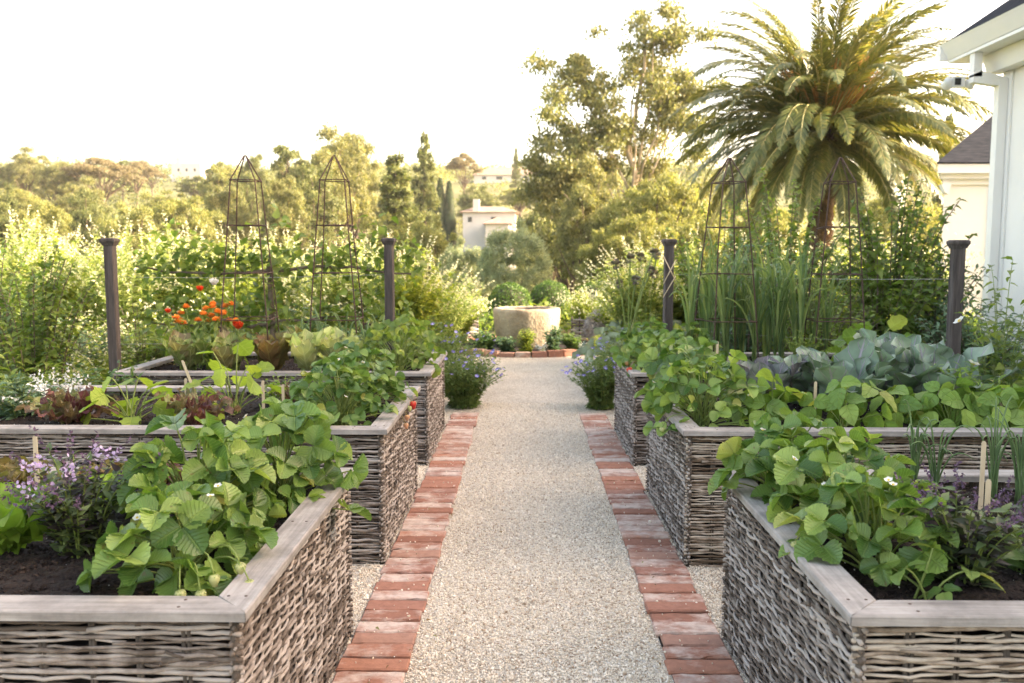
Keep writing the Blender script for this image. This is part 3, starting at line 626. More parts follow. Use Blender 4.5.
def stem_plant(name, label, cat, loc, T, lm, sm, ns, H, spread, lps, size, seed, lean=.0, tops=None, topm=None, r=.0025, group=None, t0=.1, upf=.6, flowers=(), curve=.3, rz=0, topsize=.01, leafnoise=.35, build=True):
    """many stems, leaves set along them"""
    rng = np.random.default_rng(seed); mb, ms, mt = MB(), MB(), MB()
    ends = []; LP, LD, LU, LS = [], [], [], []; spk = []
    for s in range(ns):
        a = uni(rng, 0, 2 * pi); q = math.sqrt(rng.random()) * spread; h = H * uni(rng, .65, 1.05) * (1 - .3 * (q / max(spread, 1e-6)) ** 2)
        b = np.array([cos(a), sin(a), 0]) * q * .3; b[2] = -.02
        e = np.array([cos(a) * q + rng.normal() * .02, sin(a) * q + rng.normal() * .02, h]); c = b * (1 - curve) + e * curve * .5 + np.array([0, 0, h * .6])
        P = bez(b, c, e, 7); add_tube(ms, P, np.linspace(r * 1.3, r * .6, 7), 4, cap=False); ends.append(e)
        nl = max(2, int(lps * uni(rng, .8, 1.2))); t = np.linspace(t0, 1, nl)
        pos = (1 - t)[:, None] ** 2 * b + 2 * (t * (1 - t))[:, None] * c + (t ** 2)[:, None] * e
        az = np.arange(nl) * 2.4 + a
        LP.append(pos); LD.append(np.stack([np.cos(az), np.sin(az), np.full(nl, upf)], 1) + rng.normal(size=(nl, 3)) * leafnoise)
        LU.append(np.tile([0, 0, 1.0], (nl, 1)) + rng.normal(size=(nl, 3)) * .3); LS.append(size * (1.1 - .5 * t) * rng.uniform(.7, 1.15, nl))
        if tops:
            nt_ = tops; tt = np.linspace(.0, 1, nt_); d = nrm(e - c)
            pp = e + d[None] * (tt * topsize * 7)[:, None]; dd = randdir(rng, nt_) + d * .4
            q_ = MB() if ns <= 34 else mt; q_.inst(DIAMOND, np.repeat(pp, 3, 0), frames(randdir(rng, nt_ * 3) + d * .3, randdir(rng, nt_ * 3), topsize * rng.uniform(.7, 1.3, nt_ * 3))); spk.append(q_)
    LP, LD, LU, LS = map(np.concatenate, (LP, LD, LU, LS)); mb.inst(T, LP, frames(LD, LU, LS))
    root = thing(name, label, cat, loc, rz, group)
    mb.build('foliage', lm, root); ms.build('stems', sm, root)
    if tops and ns > 34: mt.build('flower_spikes', topm, root)
    elif tops:
        for q_ in spk: q_.build('flower_spike', topm, root)
    for (kind, m) in flowers:
        for e in [ends[int(rng.integers(len(ends)))] for _ in range(m)]:
            link_mesh('flower', flower_mesh(kind), root, e * np.array([1.08, 1.08, 1]) + rng.normal(size=3) * .03 + np.array([0, 0, .02]), (uni(rng, -.8, .8), uni(rng, -.8, .8), 0))
    return root

def rosette(name, label, cat, loc, lm, n, size, seed, W=.34, up0=.25, up1=1.35, wave=.5, droop=-.1, group=None, wf=obov_w, cup=.3, heart=True, wn=3, rows=10, cols=6, rz=0, curl=.22, front=0, base=.01):
    """lettuce / cabbage: broad leaves in a spiral, outer ones lying, inner ones upright"""
    rng = np.random.default_rng(seed); root = thing(name, label, cat, loc, rz, group); mb = MB()
    for i in range(n):
        f = i / max(n - 1, 1)                      # 0 outer .. 1 inner
        T = leafT(rows, cols, wf, fold=.12, droop=droop * (1 - f) + .25 * f * 0, wave=wave, wn=wn, cup=cup, W=W, ph=uni(rng, 0, 6))
        V, Fc, U = T; a = i * 2.39996 + rng.normal() * .2; el = up0 + (up1 - up0) * f ** .8 + rng.normal() * .08 - front * max(0, -sin(a))
        # curl the leaf: tip bends outward
        y = V[:, 1]; V = V.copy(); V[:, 2] += -curl * y ** 3 * (1 - f * .6)
        s = size * (1 - .35 * f) * uni(rng, .88, 1.08); d = np.array([cos(a) * cos(el), sin(a) * cos(el), sin(el)])
        upv = np.array([-cos(a) * sin(el), -sin(a) * sin(el), cos(el)]) + rng.normal(size=3) * .1
        mb.inst((V, Fc, U), [(cos(a) * base, sin(a) * base, .005)], frames(d, upv, s))
    mb.build('leaves', lm, root); return root

def strap_plant(name, label, cat, loc, lm, n, H, seed, w=.012, spread=.25, group=None, bendf=.5, stem=True, hollow=False, rz=0):
    rng = np.random.default_rng(seed); root = thing(name, label, cat, loc, rz, group); mb = MB()
    for i in range(n):
        a = i * pi + rng.normal() * .5 + seed if not hollow else uni(rng, 0, 6.28); h = H * uni(rng, .6, 1.05); q = spread * uni(rng, .3, 1.1)
        z0 = .0 if hollow else uni(rng, 0, .25) * H
        b = np.array([rng.normal() * .006, rng.normal() * .006, z0]); e = np.array([cos(a) * q, sin(a) * q, z0 + (h - z0) * uni(rng, bendf, 1)])
        c = np.array([cos(a) * q * .25, sin(a) * q * .25, z0 + (h - z0) * .95])
        P = bez(b, c, e, 10)
        if hollow: add_tube(mb, P, np.array([w * .8] + [w] * 6 + [w * .8, w * .5, w * .1]), 5)
        else:
            t = np.gradient(P, axis=0); side = nrm(np.cross(t, np.array([cos(a + .3), sin(a + .3), .2]))); side = nrm(np.cross(nrm(t), np.cross(side, nrm(t))))
            ww = w * np.sin(np.linspace(.35, 1, 10) * pi * .97) ** .6; nn = np.cross(side, nrm(t))
            V = np.stack([P - side * ww[:, None], P + nn * ww[:, None] * .35, P + side * ww[:, None]], 1).reshape(-1, 3)
            ii = np.arange(9)[:, None] * 3; j = np.arange(2)[None]
            mb.add(V, np.stack([ii + j, ii + j + 1, ii + 4 + j, ii + 3 + j], -1).reshape(-1, 4), np.stack([np.tile([0, .5, 1], 10), np.repeat(np.linspace(0, 1, 10), 3)], 1))
    mb.build('leaves', lm, root)
    if stem and not hollow:
        ms = MB(); add_tube(ms, [(0, 0, -.01), (0, 0, H * .3)], [w * .7, w * .5], 7); ms.build('stem', M['stem'], root)
    return root

S = SOIL
strw = lambda lab, x, y, n, R, H, sz, seed, **k: dome_plant('strawberry_plant', lab, 'strawberry plant', (x, y, S), STRAW, None, k.pop('lm', M['straw']), M['stem'], n, R, H, sz, seed, group='strawberry plants', **k)
# front left bed
strw('large strawberry plant hanging green berries over the front rim of the front left bed', -.80, 1.99, 34, .18, .18, .068, 21, flowers=[('white', 3)], low=.18, berries=[('fruitg', .13, -.17, .07), ('fruitg', .175, -.13, .08), ('fruitg', .11, -.2, .045), ('fruitg', .2, -.15, .05), ('fruitg', .07, -.21, .05)])
strw('tall pale strawberry plant in the centre of the front left bed beside the lilac basil', -.87, 2.27, 50, .19, .28, .070, 22, flowers=[('white', 2)])
strw('strawberry plant at the back path-side corner of the front left bed', -.75, 2.62, 54, .20, .27, .070, 23, flowers=[('white', 2)], low=.1)
stem_plant('basil_plant', 'dark leaved basil with lilac flower heads in the front left bed', 'basil', (-1.14, 2.16, S), OVAL, M['basil'], M['stem'], 30, .27, .15, 22, .05, 24, tops=7, topm=M['basilfl'], flowers=[], topsize=.011)
def lilac_heads():
    rng = np.random.default_rng(5); root = [o for o in bpy.data.objects if o.get('label', '').startswith('dark leaved basil')][0]; mb = MB()
    for (dx, dy, dz) in ((-.08, .0, .27), (-.04, .02, .25), (.0, -.03, .24), (-.13, .03, .25), (.03, .05, .28), (-.1, -.05, .21), (-.04, -.06, .22), (.07, .07, .27)):
        n = 20; P = rng.normal(size=(n, 3)) * .011 + np.array([dx, dy, dz - .03]); mb = MB(); mb.inst(PETAL, P, frames(randdir(rng, n), randdir(rng, n), .011)); mb.build('flower_head', M['lilac'], root)
lilac_heads()
rosette('lettuce', 'bright green loose lettuce at the left edge of the photo in the front left bed', 'lettuce', (-1.33, 2.16, S), M['lettuce'], 18, .22, 25, W=.33, up0=.5, wave=.5)
rosette('lettuce', 'small green lettuce behind the lilac basil in the front left bed', 'lettuce', (-1.16, 2.5, S), M['lettuce'], 16, .17, 26, W=.34, up0=.5)
rosette('lettuce', 'bronze curled lettuce just behind the wooden stick in the front left bed', 'lettuce', (-1.33, 2.68, S), M['bronze'], 16, .14, 27, W=.38, up0=.4, wave=.9)
rosette('lettuce', 'dark purple lettuce between lilac basil and strawberries in the front left bed', 'lettuce', (-1.14, 2.72, S), M['redlet'], 16, .13, 28, W=.38, up0=.4, wave=.9)
rosette('lettuce', 'bronze and pink lettuce at the left photo edge in the front left bed', 'lettuce', (-1.57, 2.62, S), M['bronze'], 16, .17, 29, W=.38, up0=.5, wave=.9)
# middle left bed
rosette('red_chicory', 'wine red chicory at the left of the middle left bed', 'chicory', (-2.03, 3.83, S), M['redlet'], 34, .23, 31, W=.15, up0=.35, up1=1.45, wave=.4, cup=.1, wf=lance_w)
rosette('red_chicory', 'purple green chicory right of the small squash in the middle left bed', 'chicory', (-1.46, 3.78, S), M['redlet'], 34, .22, 32, W=.15, up0=.5, up1=1.45, wave=.4, cup=.1, wf=lance_w)
SQL = leafT(14, 8, lambda t: round_w(t) * (1 + .12 * np.sin(t * 17)), fold=.22, droop=.15, teeth=.05, pleat=.03, W=.55)
dome_plant('squash_plant', 'small pale green squash between the two red chicories', 'squash plant', (-1.76, 3.83, S), SQL, None, M['squash'], M['stem'], 15, .17, .19, .10, 33, stemr=.0035, group='squash plants')
dome_plant('squash_plant', 'taller pale green squash with an upright leaf behind the purple chicory', 'squash plant', (-1.40, 4.15, S), SQL, None, M['squash'], M['stem'], 15, .19, .29, .10, 34, stemr=.0035, group='squash plants')
strw('strawberry plant with white flowers at the front path-side corner of the middle left bed', -.82, 3.83, 60, .23, .26, .058, 35, flowers=[('white', 5)], lm=M['straw2'])
strw('back strawberry plant of the middle left bed, ripe red berry over the rim', -.82, 4.25, 60, .24, .28, .058, 36, flowers=[('white', 2)], berries=[('fruitr', .275, -.02, .04), ('peach', .27, -.17, .0), ('peach', .275, -.27, -.02), ('fruitg', .27, -.1, .03)], lm=M['straw2'])
stem_plant('sage_bush', 'grey green sage bush at the left end of the middle left bed', 'sage', (-2.38, 4.05, S), LANCEW, M['sage'], M['stem'], 46, .2, .22, 12, .06, 37)
stem_plant('white_stock_flower', 'cream white flower head beside the sage in the middle left bed', 'flower', (-2.2, 4.05, S), OVAL, M['garden'], M['stem'], 22, .13, .09, 7, .05, 38, tops=7, topm=M['white'], topsize=.016)
stem_plant('red_orach_plant', 'small dark red leafy plant in front of the far left bed beside the strawberries', 'leafy plant', (-1.12, 4.25, S), OVAL, M['redlet'], M['redstem'], 14, .14, .09, 9, .05, 39)
stem_plant('seedling_plant', 'thin light green seedlings behind the sticks in the middle left bed', 'seedlings', (-1.22, 4.35, S), OVAL, M['bean'], M['stem'], 16, .16, .18, 7, .045, 40)
stem_plant('seedling_plant', 'low light green seedlings left of the purple chicory in the middle left bed', 'seedlings', (-1.62, 4.3, S), OVAL, M['bean'], M['stem'], 14, .12, .16, 6, .045, 41)
# far left bed
for (x, lab, m_, sd) in ((-2.15, 'dark speckled romaine, leftmost in the far left bed', 'romdark', 1), (-1.87, 'bronze green romaine below the big red poppy', 'romdark', 2), (-1.60, 'bronze romaine between the two wire obelisks', 'bronze', 3), (-1.37, 'pale upright romaine left of the right-hand obelisk in the far left bed', 'romaine', 4), (-1.18, 'pale speckled romaine, rightmost in the far left bed', 'romaine', 5)):
    rosette('romaine_lettuce', lab, 'lettuce', (x, 5.5 + .03 * (sd % 2), S), M[m_], 16, .33 if m_ == 'romaine' else .31, 50 + sd, W=.25, up0=1.0, curl=.06, cup=.5, up1=1.42, wave=.35, front=.25, base=.02, group='romaine lettuces in the far left bed')
strw('leafy strawberry plant at the path-side end of the far left bed', -.80, 5.55, 50, .27, .28, .06, 56, lm=M['garden'])
strw('leafy strawberry plant behind the first at the path-side end of the far left bed', -.85, 6.0, 44, .26, .30, .06, 57, lm=M['garden'])
for k, (px, Y) in enumerate(((300, 5.95), (322, 5.85), (345, 5.9), (365, 5.8), (380, 5.95))):
    strap_plant('onion_plant', 'blue green onion behind the romaine lettuces in the far left bed', 'onion', (X_(px, Y), Y, S), M['onion'], 14, .42, 60 + k, w=.006, spread=.12, hollow=True, group='onions in the far left bed')
def poppy(label, px, py, Y, mat, s, seed):
    rng = np.random.default_rng(seed); x = X_(px, Y, py); z = Z_(py, Y)
    root = thing('poppy', label, 'poppy', (x, Y, S), group='poppies in the far left bed'); z -= S; mb = MB()
    for k in range(7):
        V, Fc, U = rotz(leafT(5, 4, lambda t: np.sin(pi * t ** 1.6) ** .6, fold=.1, droop=-.5, wave=.5, W=.6), 2 * pi * k / 7, s, (0, 0, z), .45 + .3 * (k % 2)); mb.add(V, Fc, U)
    mb.build('petals', M[mat], root); ms = MB(); add_tube(ms, bez((0, 0, 0), (.02, 0, z * .6), (0, 0, z), 6), .0025, 5); ms.build('stem', M['stem'], root)
    ml = MB(); n = 10; ml.inst(LANCEW, rng.normal(size=(n, 3)) * .02 + [0, 0, .1], frames(randdir(rng, n) + [0, 0, .8], [0, 0, 1], .14)); ml.build('foliage', M['garden'], root)
poppy('big open orange red poppy above the romaine lettuces', 238, 329, 5.75, 'poppy', .05, 1)
poppy('small red poppy highest on its stem left of the left obelisk', 200, 291, 6.1, 'poppy', .035, 2)
poppy('small red poppy left of the orange marigolds', 168, 313, 6.1, 'poppy', .03, 3)
poppy('white poppy beside the higher red poppy', 214, 285, 6.2, 'white', .045, 4)
def marigolds():
    rng = np.random.default_rng(77); root = thing('marigold_plant', 'clump of orange marigolds behind the dark romaine lettuces', 'marigolds', (X_(207, 5.85), 5.85, S))
    ml, ms = MB(), MB(); mf = MB()
    for k in range(24):
        p = np.array([rng.uniform(-.22, .24), rng.uniform(-.12, .12), rng.uniform(.27, .42)]); add_tube(ms, [(p[0] * .7, p[1] * .7, 0), p], .003, 5)
        n = 26; d = randdir(rng, n); d[:, 2] = np.abs(d[:, 2]); mf = MB(); mf.inst(PETAL, np.tile(p, (n, 1)), frames(d, [0, 0, 1], .033)); mf.build('flower', M['orange'], root)
        n = 22; t = rng.random(n); ml.inst(LANCE, np.stack([p[0] * (.7 + .3 * t), p[1] * (.7 + .3 * t), p[2] * t], 1), frames(randdir(rng, n) + [0, 0, .3], [0, 0, 1], .07))
    ml.build('foliage', M['garden'], root); ms.build('stems', M['stem'], root)
marigolds()
# front right bed
strw('large strawberry plant at the front path-side corner of the front right bed', .85, 2.06, 30, .16, .21, .068, 71, flowers=[('white', 3)], berries=[('fruitg', -.16, -.02, .05), ('fruitg', -.18, .03, .06), ('fruitg', -.13, -.06, .03)], low=.0)
strw('strawberry plant in the middle of the path side of the front right bed', .87, 2.34, 42, .18, .25, .068, 72, flowers=[('white', 3)], lm=M['straw'])
strw('strawberry plant at the back path-side corner of the front right bed', .80, 2.62, 44, .18, .23, .066, 73, flowers=[('white', 1)], lm=M['straw2'])
stem_plant('basil_plant', 'purple flowering basil at the front of the front right bed', 'basil', (1.02, 1.98, S), OVAL, M['basil'], M['stem'], 26, .24, .13, 20, .055, 74, tops=9, topm=M['basilfl'], topsize=.0095)
dome_plant('bean_plant', 'low bean seedling left of the purple basil in the front right bed', 'bean plant', (.90, 1.88, S), BEAN, None, M['straw2'], M['stem'], 5, .09, .09, .06, 75)
stem_plant('chard_seedling', 'green leafy seedling at the right edge of the photo in the front right bed', 'leafy plant', (1.21, 2.04, S), OVALW, M['straw2'], M['stem'], 10, .14, .1, 6, .08, 76)
for k, (x, y) in enumerate(((1.24, 2.72), (1.30, 2.70), (1.46, 2.66), (1.52, 2.62), (1.58, 2.55))):
    strap_plant('onion_plant', 'thin green onion standing near the back rim of the front right bed', 'onion', (x, y, S), M['onion'], 14, .35, 80 + k, w=.0027, spread=.10, hollow=True, group='onions in the front right bed')
# middle right bed
strw('bushy strawberry plant spilling over the path-side corner of the middle right bed', .80, 3.85, 64, .24, .30, .058, 90, flowers=[('white', 3)], berries=[('fruitg', -.2, -.15, .02)], low=.15)
strw('strawberry plant at the back path-side corner of the middle right bed', .82, 4.35, 40, .22, .29, .07, 91, lm=M['straw2'])
for k, (px, Y, h, r, n, lab) in enumerate(((768, 3.85, .17, .12, 12, 'small bean plant next to the strawberries in the middle right bed'), (842, 3.78, .16, .16, 16, 'bean plant in front of the big cabbages in the middle right bed'),
        (898, 3.9, .10, .13, 12, 'short bean plant in the gap between two larger bean plants'), (950, 3.78, .15, .16, 16, 'bean plant third from the strawberries in the middle right bed'), (1008, 3.74, .15, .15, 15, 'bean plant at the right edge of the photo in the middle right bed'))):
    dome_plant('bean_plant', lab, 'bean plant', (X_(px, Y, 420), Y, S), BEAN, None, M['bean'], M['stem'], int(n * .8), r, h + .04, .125, 95 + k, hang=.75, group='bean plants in the middle right bed')
for (px, Y, sz, m_, lab, sd) in ((842, 4.22, .30, 'cabbage', 'blue green cabbage with a purple ribbed leaf facing the path, left of the big three', 1), (893, 4.42, .36, 'cabbage', 'largest blue green cabbage, middle of the big three', 2), (938, 4.2, .32, 'cabbage', 'blue green cabbage with ruffled leaves, right of the big three', 3),
        (762, 4.3, .25, 'cabbagep', 'dark purple cabbage beside the strawberries in the middle right bed', 4), (800, 4.45, .24, 'cabbage', 'small blue cabbage behind the dark purple one', 5)):
    rosette('cabbage', lab, 'cabbage', (X_(px, Y, 380), Y, S), M[m_], 13, sz * 1.27, 110 + sd, W=.36, up0=1.0, up1=1.42, curl=.10, front=.42, base=.05, wave=.22, wf=lambda t: (.22 + .78 * np.sin(np.clip(t * 1.25, 0, 1) * pi / 2)) * np.sqrt(np.clip(1 - t ** 3.2, 0, 1)), cup=.13, group='cabbages in the middle right bed', rows=12, cols=8)
stem_plant('cosmos_plant', 'feathery light green cosmos right of the cabbages', 'flowering plant', (X_(968, 3.98), 3.98, S), LANCE, M['bean'], M['stem'], 26, .3, .15, 16, .07, 116, flowers=[('rose', 1)])
stem_plant('raspberry_cane', 'tall leafy raspberry canes at the right end of the middle right bed', 'raspberry', (X_(1003, 4.4), 4.4, S), OVALW, M['apple'], M['stem'], 13, .74, .3, 15, .075, 117, upf=.1, flowers=[('rose', 2)])
# far right bed
strw('light green strawberry plant with red berries at the path-side corner of the far right bed', .86, 5.5, 48, .24, .24, .065, 120, berries=[('fruitr', -.2, -.12, .06), ('peach', -.2, .02, .08)])
strw('light green strawberry plant right of the corner one in the far right bed', 1.1, 5.75, 44, .22, .26, .065, 121)
strw('light green strawberry plant at the back path-side corner of the far right bed', .86, 6.02, 40, .2, .26, .065, 122)
rg = np.random.default_rng(9)
for k in range(22):
    px = 694 + k * 5.9 + rg.normal() * 4; Y = 5.65 + .5 * rg.random()
    strap_plant('garlic_plant', 'tall strap leaved garlic plant in the row of the far right bed', 'garlic', (X_(px, Y), Y, S), M['garlic'], 15, .82 + .2 * rg.random(), 130 + k, w=.0075, spread=.24, group='garlic row in the far right bed', bendf=.6)
dome_plant('squash_plant', 'mid green squash behind the cabbages in the far right bed', 'squash plant', (2.25, 5.5, S), SQL, None, M['bean'], M['stem'], 20, .26, .22, .12, 160, stemr=.004, group='squash plants')
dome_plant('squash_plant', 'mid green squash at the post end of the far right bed', 'squash plant', (2.38, 5.95, S), SQL, None, M['bean'], M['stem'], 20, .24, .24, .12, 161, stemr=.004, group='squash plants')
stem_plant('parsley_plant', 'dark green parsley at the foot of the right-hand obelisks', 'parsley', (1.8, 5.55, S), OVAL, M['garden'], M['stem'], 30, .3, .16, 10, .045, 162)

# markers
def marker(label, px, py0, py1, Y, lean=0):
    x = X_(px, Y, (py0 + py1) / 2); z1 = Z_(py0, Y); h = max(z1 - S, .1)
    mb = MB(); w = .0068
    prof = [(-w, -.04), (w, -.04), (w, h - .006), (w * .55, h), (-w * .55, h), (-w, h - .006)]
    add_prism(mb, [(a + lean * b, b) for a, b in prof], 'y', -.001, .001)
    o = mb.build('plant_marker', M['marker'], smooth=False, loc=(x, Y, S)); tag(o, label, 'plant marker', 'wooden plant markers')
marker('wooden plant marker standing before the back rim of the front left bed', 36, 437, 480, 2.5)
marker('tall wooden plant marker near the onions in the front right bed', 983, 440, 480, 2.5)
marker('short wooden plant marker behind the purple basil in the front right bed', 987, 478, 540, 2.12)
marker('leaning thin stick left of the taller squash in the middle left bed', 202, 361, 400, 4.1, -.35)
marker('wooden plant marker directly above the purple chicory in the middle left bed', 186, 379, 400, 4.2)
marker('wooden plant marker right of the taller squash in the middle left bed', 263, 381, 400, 4.1)
marker('wooden plant marker beside the dark red leafy plant in the middle left bed', 283, 385, 400, 4.1)
marker('wooden plant marker between the first and second bean plants in the middle right bed', 815, 381, 420, 3.95)
marker('wooden plant marker right of the largest bean plant in the middle right bed', 937, 381, 420, 3.95)
marker('wooden plant marker before the far right bean plant in the middle right bed', 1001, 396, 420, 3.85)
marker('wooden plant marker beside the dark purple cabbage', 717, 341, 380, 4.5)

# obelisks
def obelisk(label, px, Y, apex_y, seed, lean=0):
    rng = np.random.default_rng(seed); x = X_(px, Y, 250); za = Z_(apex_y, Y) - S
    root = thing('wire_obelisk', label, 'plant obelisk', (x, Y, S), .12 * rng.normal(), 'rusted wire obelisks')
    hw = lambda z: .168 - (.168 - .078) * min(1, z / (za * .89)) ** 1.1
    zr = za * .885
    for sx, sy in ((-1, -1), (1, -1), (1, 1), (-1, 1)):
        mb = MB(); b = .170
        P = [(sx * b, sy * b, -.1), (sx * hw(za * .3), sy * hw(za * .3), za * .3), (sx * hw(za * .6) + rng.normal() * .003, sy * hw(za * .6), za * .6), (sx * hw(zr), sy * hw(zr), zr), (sx * .004, sy * .004, za)]
        add_tube(mb, P, .0045, 6); mb.build('leg', M['rust'], root)
    for f in (.24, .456, .677, .885):
        z = za * f; w = hw(z) + .004; mb = MB(); dz = rng.normal(size=4) * .003
        c = [(-w, -w, z + dz[0]), (w, -w, z + dz[1]), (w, w, z + dz[2]), (-w, w, z + dz[3])]
        for k in range(4): add_tube(mb, [c[k], c[(k + 1) % 4]], .0038, 6)
        mb.build('ring', M['rust'], root)
obelisk('rusted wire obelisk, left of the two in the far left bed', 248, 5.75, 155, 1)
obelisk('rusted wire obelisk, right of the two in the far left bed', 336, 5.75, 155, 2)
obelisk('rusted wire obelisk, left of the two in the far right bed', 727, 5.75, 158, 3)
obelisk('rusted wire obelisk in front of the palm trunk in the far right bed', 837, 5.75, 158, 4)

# fence posts
def post(label, px, Y, top_y, w, seed):
    x = X_(px, Y, 250); z = Z_(top_y, Y, px); root = thing('wooden_post', label, 'post', (x, Y, 0), .05 * seed, 'dark wooden posts with caps')
    mb = MB(); h = w / 2; b = .006
    add_prism(mb, [(-h + b, -h), (h - b, -h), (h, -h + b), (h, h - b), (h - b, h), (-h + b, h), (-h, h - b), (-h, -h + b)], 'z', -.05, z - .05); mb.build('shaft', M['post'], root, smooth=False)
    mb = MB(); c = h + .009; d = h + .016
    def sq(a, zz): return [(-a, -a, zz), (a, -a, zz), (a, a, zz), (-a, a, zz)]
    V = sq(h + .003, z - .05) + sq(c, z - .035) + sq(d, z - .022) + sq(d, z - .008) + sq(d - .01, z); Fc = [(0, 3, 2, 1), (16, 17, 18, 19)] + [(k * 4 + i, k * 4 + (i + 1) % 4, k * 4 + 4 + (i + 1) % 4, k * 4 + 4 + i) for k in range(4) for i in range(4)]
    mb.add(V, Fc); mb.build('cap', M['post'], root, smooth=False); return x, Y
p1 = post('dark wooden post at the outer end of the far left bed', 110, 5.75, 238, .064, 1)
p2 = post('dark wooden post behind the path-side end of the far left bed', 389, 6.5, 238, .066, -1)
p3 = post('dark wooden post behind the path-side end of the far right bed', 669, 6.5, 239, .066, 1)
p4 = post('dark wooden post in front of the white house', 958, 5.3, 240, .068, -1)
def wires(a, b, lab, zs):
    mb = MB()
    for z in zs:
        P = bez((a[0], a[1], z), ((a[0] + b[0]) / 2, (a[1] + b[1]) / 2, z - .03), (b[0], b[1], z), 8); add_tube(mb, P, .0010, 4)
    tag(mb.build('trellis_wires', M['wire']), lab, 'wires')
wires(p1, p2, 'thin galvanised wires strung between the two left posts', (.7, 1.15)); wires(p3, p4, 'thin galvanised wires strung between the two right posts', (.75, 1.15))
def tie():
    x, y = p3; mb = MB(); h = .046
    for (z0, z1) in ((1.28, 1.1), (1.08, 1.26), (.98, 1.14)):
        add_tube(mb, [(x - h, y - h - .004, z0), (x + h, y - h - .004, z1)], .0035, 5)
    tag(mb.build('twine', M['marker']), 'straw coloured twine wound round the post right of the path', 'twine')
tie()

# ------------------------------------------------------------------ stone basin
def basin():
    rng = np.random.default_rng(4); root = thing('stone_basin', 'round weathered limestone basin at the end of the path', 'stone basin', (.05, 11.95, .06))
    mb = MB(); k = 72; prof = [(.385, 0), (.40, .08), (.43, .18), (.448, .3), (.456, .4), (.458, .46), (.45, .495), (.43, .505), (.37, .505), (.355, .49)]
    prof = [(r, z) for r, z in prof]; m = len(prof); ang = np.linspace(0, 2 * pi, k, endpoint=False); V = []
    for (r, z) in prof:
        fac = 1 + .012 * np.cos(ang * 8 + .4) + .006 * rng.normal(size=k)
        V.append(np.stack([r * fac * np.cos(ang), r * fac * np.sin(ang), z + .003 * rng.normal(size=k)], 1))
    V = np.concatenate(V); i = np.arange(m - 1)[:, None] * k; j = np.arange(k)[None]
    mb.add(V, np.stack([i + j, i + (j + 1) % k, i + k + (j + 1) % k, i + k + j], -1).reshape(-1, 4)); mb.build('bowl', M['stone'], root)
    mb = MB(); add_lathe(mb, [(.355, .49), (.35, .44), (.33, .43), (.001, .43)], 48); mb.build('hollow', M['stone_in'], root)
basin()
# little plants round the basin
for k, (px, Y, H, sp, T, m_, lab) in enumerate(((484, 11.3, .18, .2, OVAL, 'dkgreen', 'dark green fern clump left of the stone basin'), (506, 11.15, .14, .13, OVAL, 'sage', 'grey green clump at the left foot of the stone basin'), (526, 11.05, .24, .13, LANCE, 'hedge2', 'yellow green grassy tuft in front of the stone basin'),
        (553, 11.15, .24, .12, OVAL, 'sage', 'sage green upright clump at the right foot of the stone basin'), (572, 11.3, .17, .14, OVAL, 'geran', 'dark leafy clump right of the stone basin'))):
    stem_plant('border_plant', lab, 'border plant', (X_(px, Y), Y, .05), T, M[m_], M['stem'], 46, H * 1.35, sp * 1.1, 12, .085, 200 + k)
stem_plant('border_plant', 'white leaved cushion between the tuft and the sage clump before the basin', 'border plant', (X_(541, 11.05), 11.05, .05), OVAL, M['white'], M['stem'], 18, .13, .11, 9, .045, 206)
stem_plant('border_plant', 'white leaved cushion near the brick ring right of the basin', 'border plant', (X_(582, 11.3), 11.3, .05), OVAL, M['white'], M['stem'], 14, .11, .09, 8, .04, 207)
stem_plant('border_plant', 'bright yellow green tuft right of the brick ring', 'border plant', (X_(603, 11.2), 11.2, 0), LANCE, M['hedge2'], M['stem'], 36, .26, .2, 9, .1, 208)

# geraniums spilling on the path
stem_plant('cranesbill_clump', 'large violet flowered cranesbill clump spilling over the left brick border', 'cranesbill', (-.50, 7.3, 0), OVAL, M['geran'], M['stem'], 240, .52, .36, 13, .05, 210, flowers=[('violet', 52)], r=.0016, upf=.3, group='cranesbill clumps')
stem_plant('cranesbill_clump', 'violet flowered cranesbill clump spilling over the right brick border', 'cranesbill', (.66, 7.25, 0), OVAL, M['geran'], M['stem'], 210, .50, .30, 13, .05, 211, flowers=[('violet', 44)], r=.0016, upf=.3, group='cranesbill clumps')
stem_plant('cranesbill_clump', 'violet flowered cranesbill clump behind the larger one at the left of the path', 'cranesbill', (-.68, 8.1, 0), OVAL, M['geran'], M['stem'], 150, .62, .36, 12, .05, 212, flowers=[('violet', 26)], r=.0016, upf=.3, group='cranesbill clumps')
stem_plant('cranesbill_clump', 'violet flowered cranesbill clump behind the nearer one at the right of the path', 'cranesbill', (.92, 8.1, 0), OVAL, M['geran'], M['stem'], 150, .55, .34, 12, .05, 213, flowers=[('violet', 12)], r=.0016, upf=.3, group='cranesbill clumps')

# wattle edgings, clipped balls, grey cushion
def wattle(label, x0, y0, x1, y1, h, seed):
    rng = np.random.default_rng(seed); root = thing('wattle_edging', label, 'low wattle fence', (x0, y0, 0), group='low wattle edgings'); mb = MB(); L = math.hypot(x1 - x0, y1 - y0); t = np.array([(x1 - x0) / L, (y1 - y0) / L]); n = np.array([-t[1], t[0]])
    ns = int(L / .14); x = np.arange(0, L, .07)
    for r in range(int(h / .03)):
        z = .03 + r * .03; off = (.02 * np.cos(pi * x / .14)) * (1 if r % 2 else -1)
        P = np.column_stack([t[0] * x + n[0] * off, t[1] * x + n[1] * off, z + rng.normal(size=len(x)) * .004]); add_tube(mb, P, .013, 5)
    mb.build('woven_rods', M['rod'], root)
    ms = MB()
    for k in range(ns + 1): b = t * k * .14; add_tube(ms, [(b[0], b[1], -.02), (b[0], b[1], h + .05)], .012, 5)
    ms.build('stakes', M['stake'], root)
wattle('low grey wattle edging right of the stone basin', .75, 13.3, 1.7, 12.6, .3, 1)
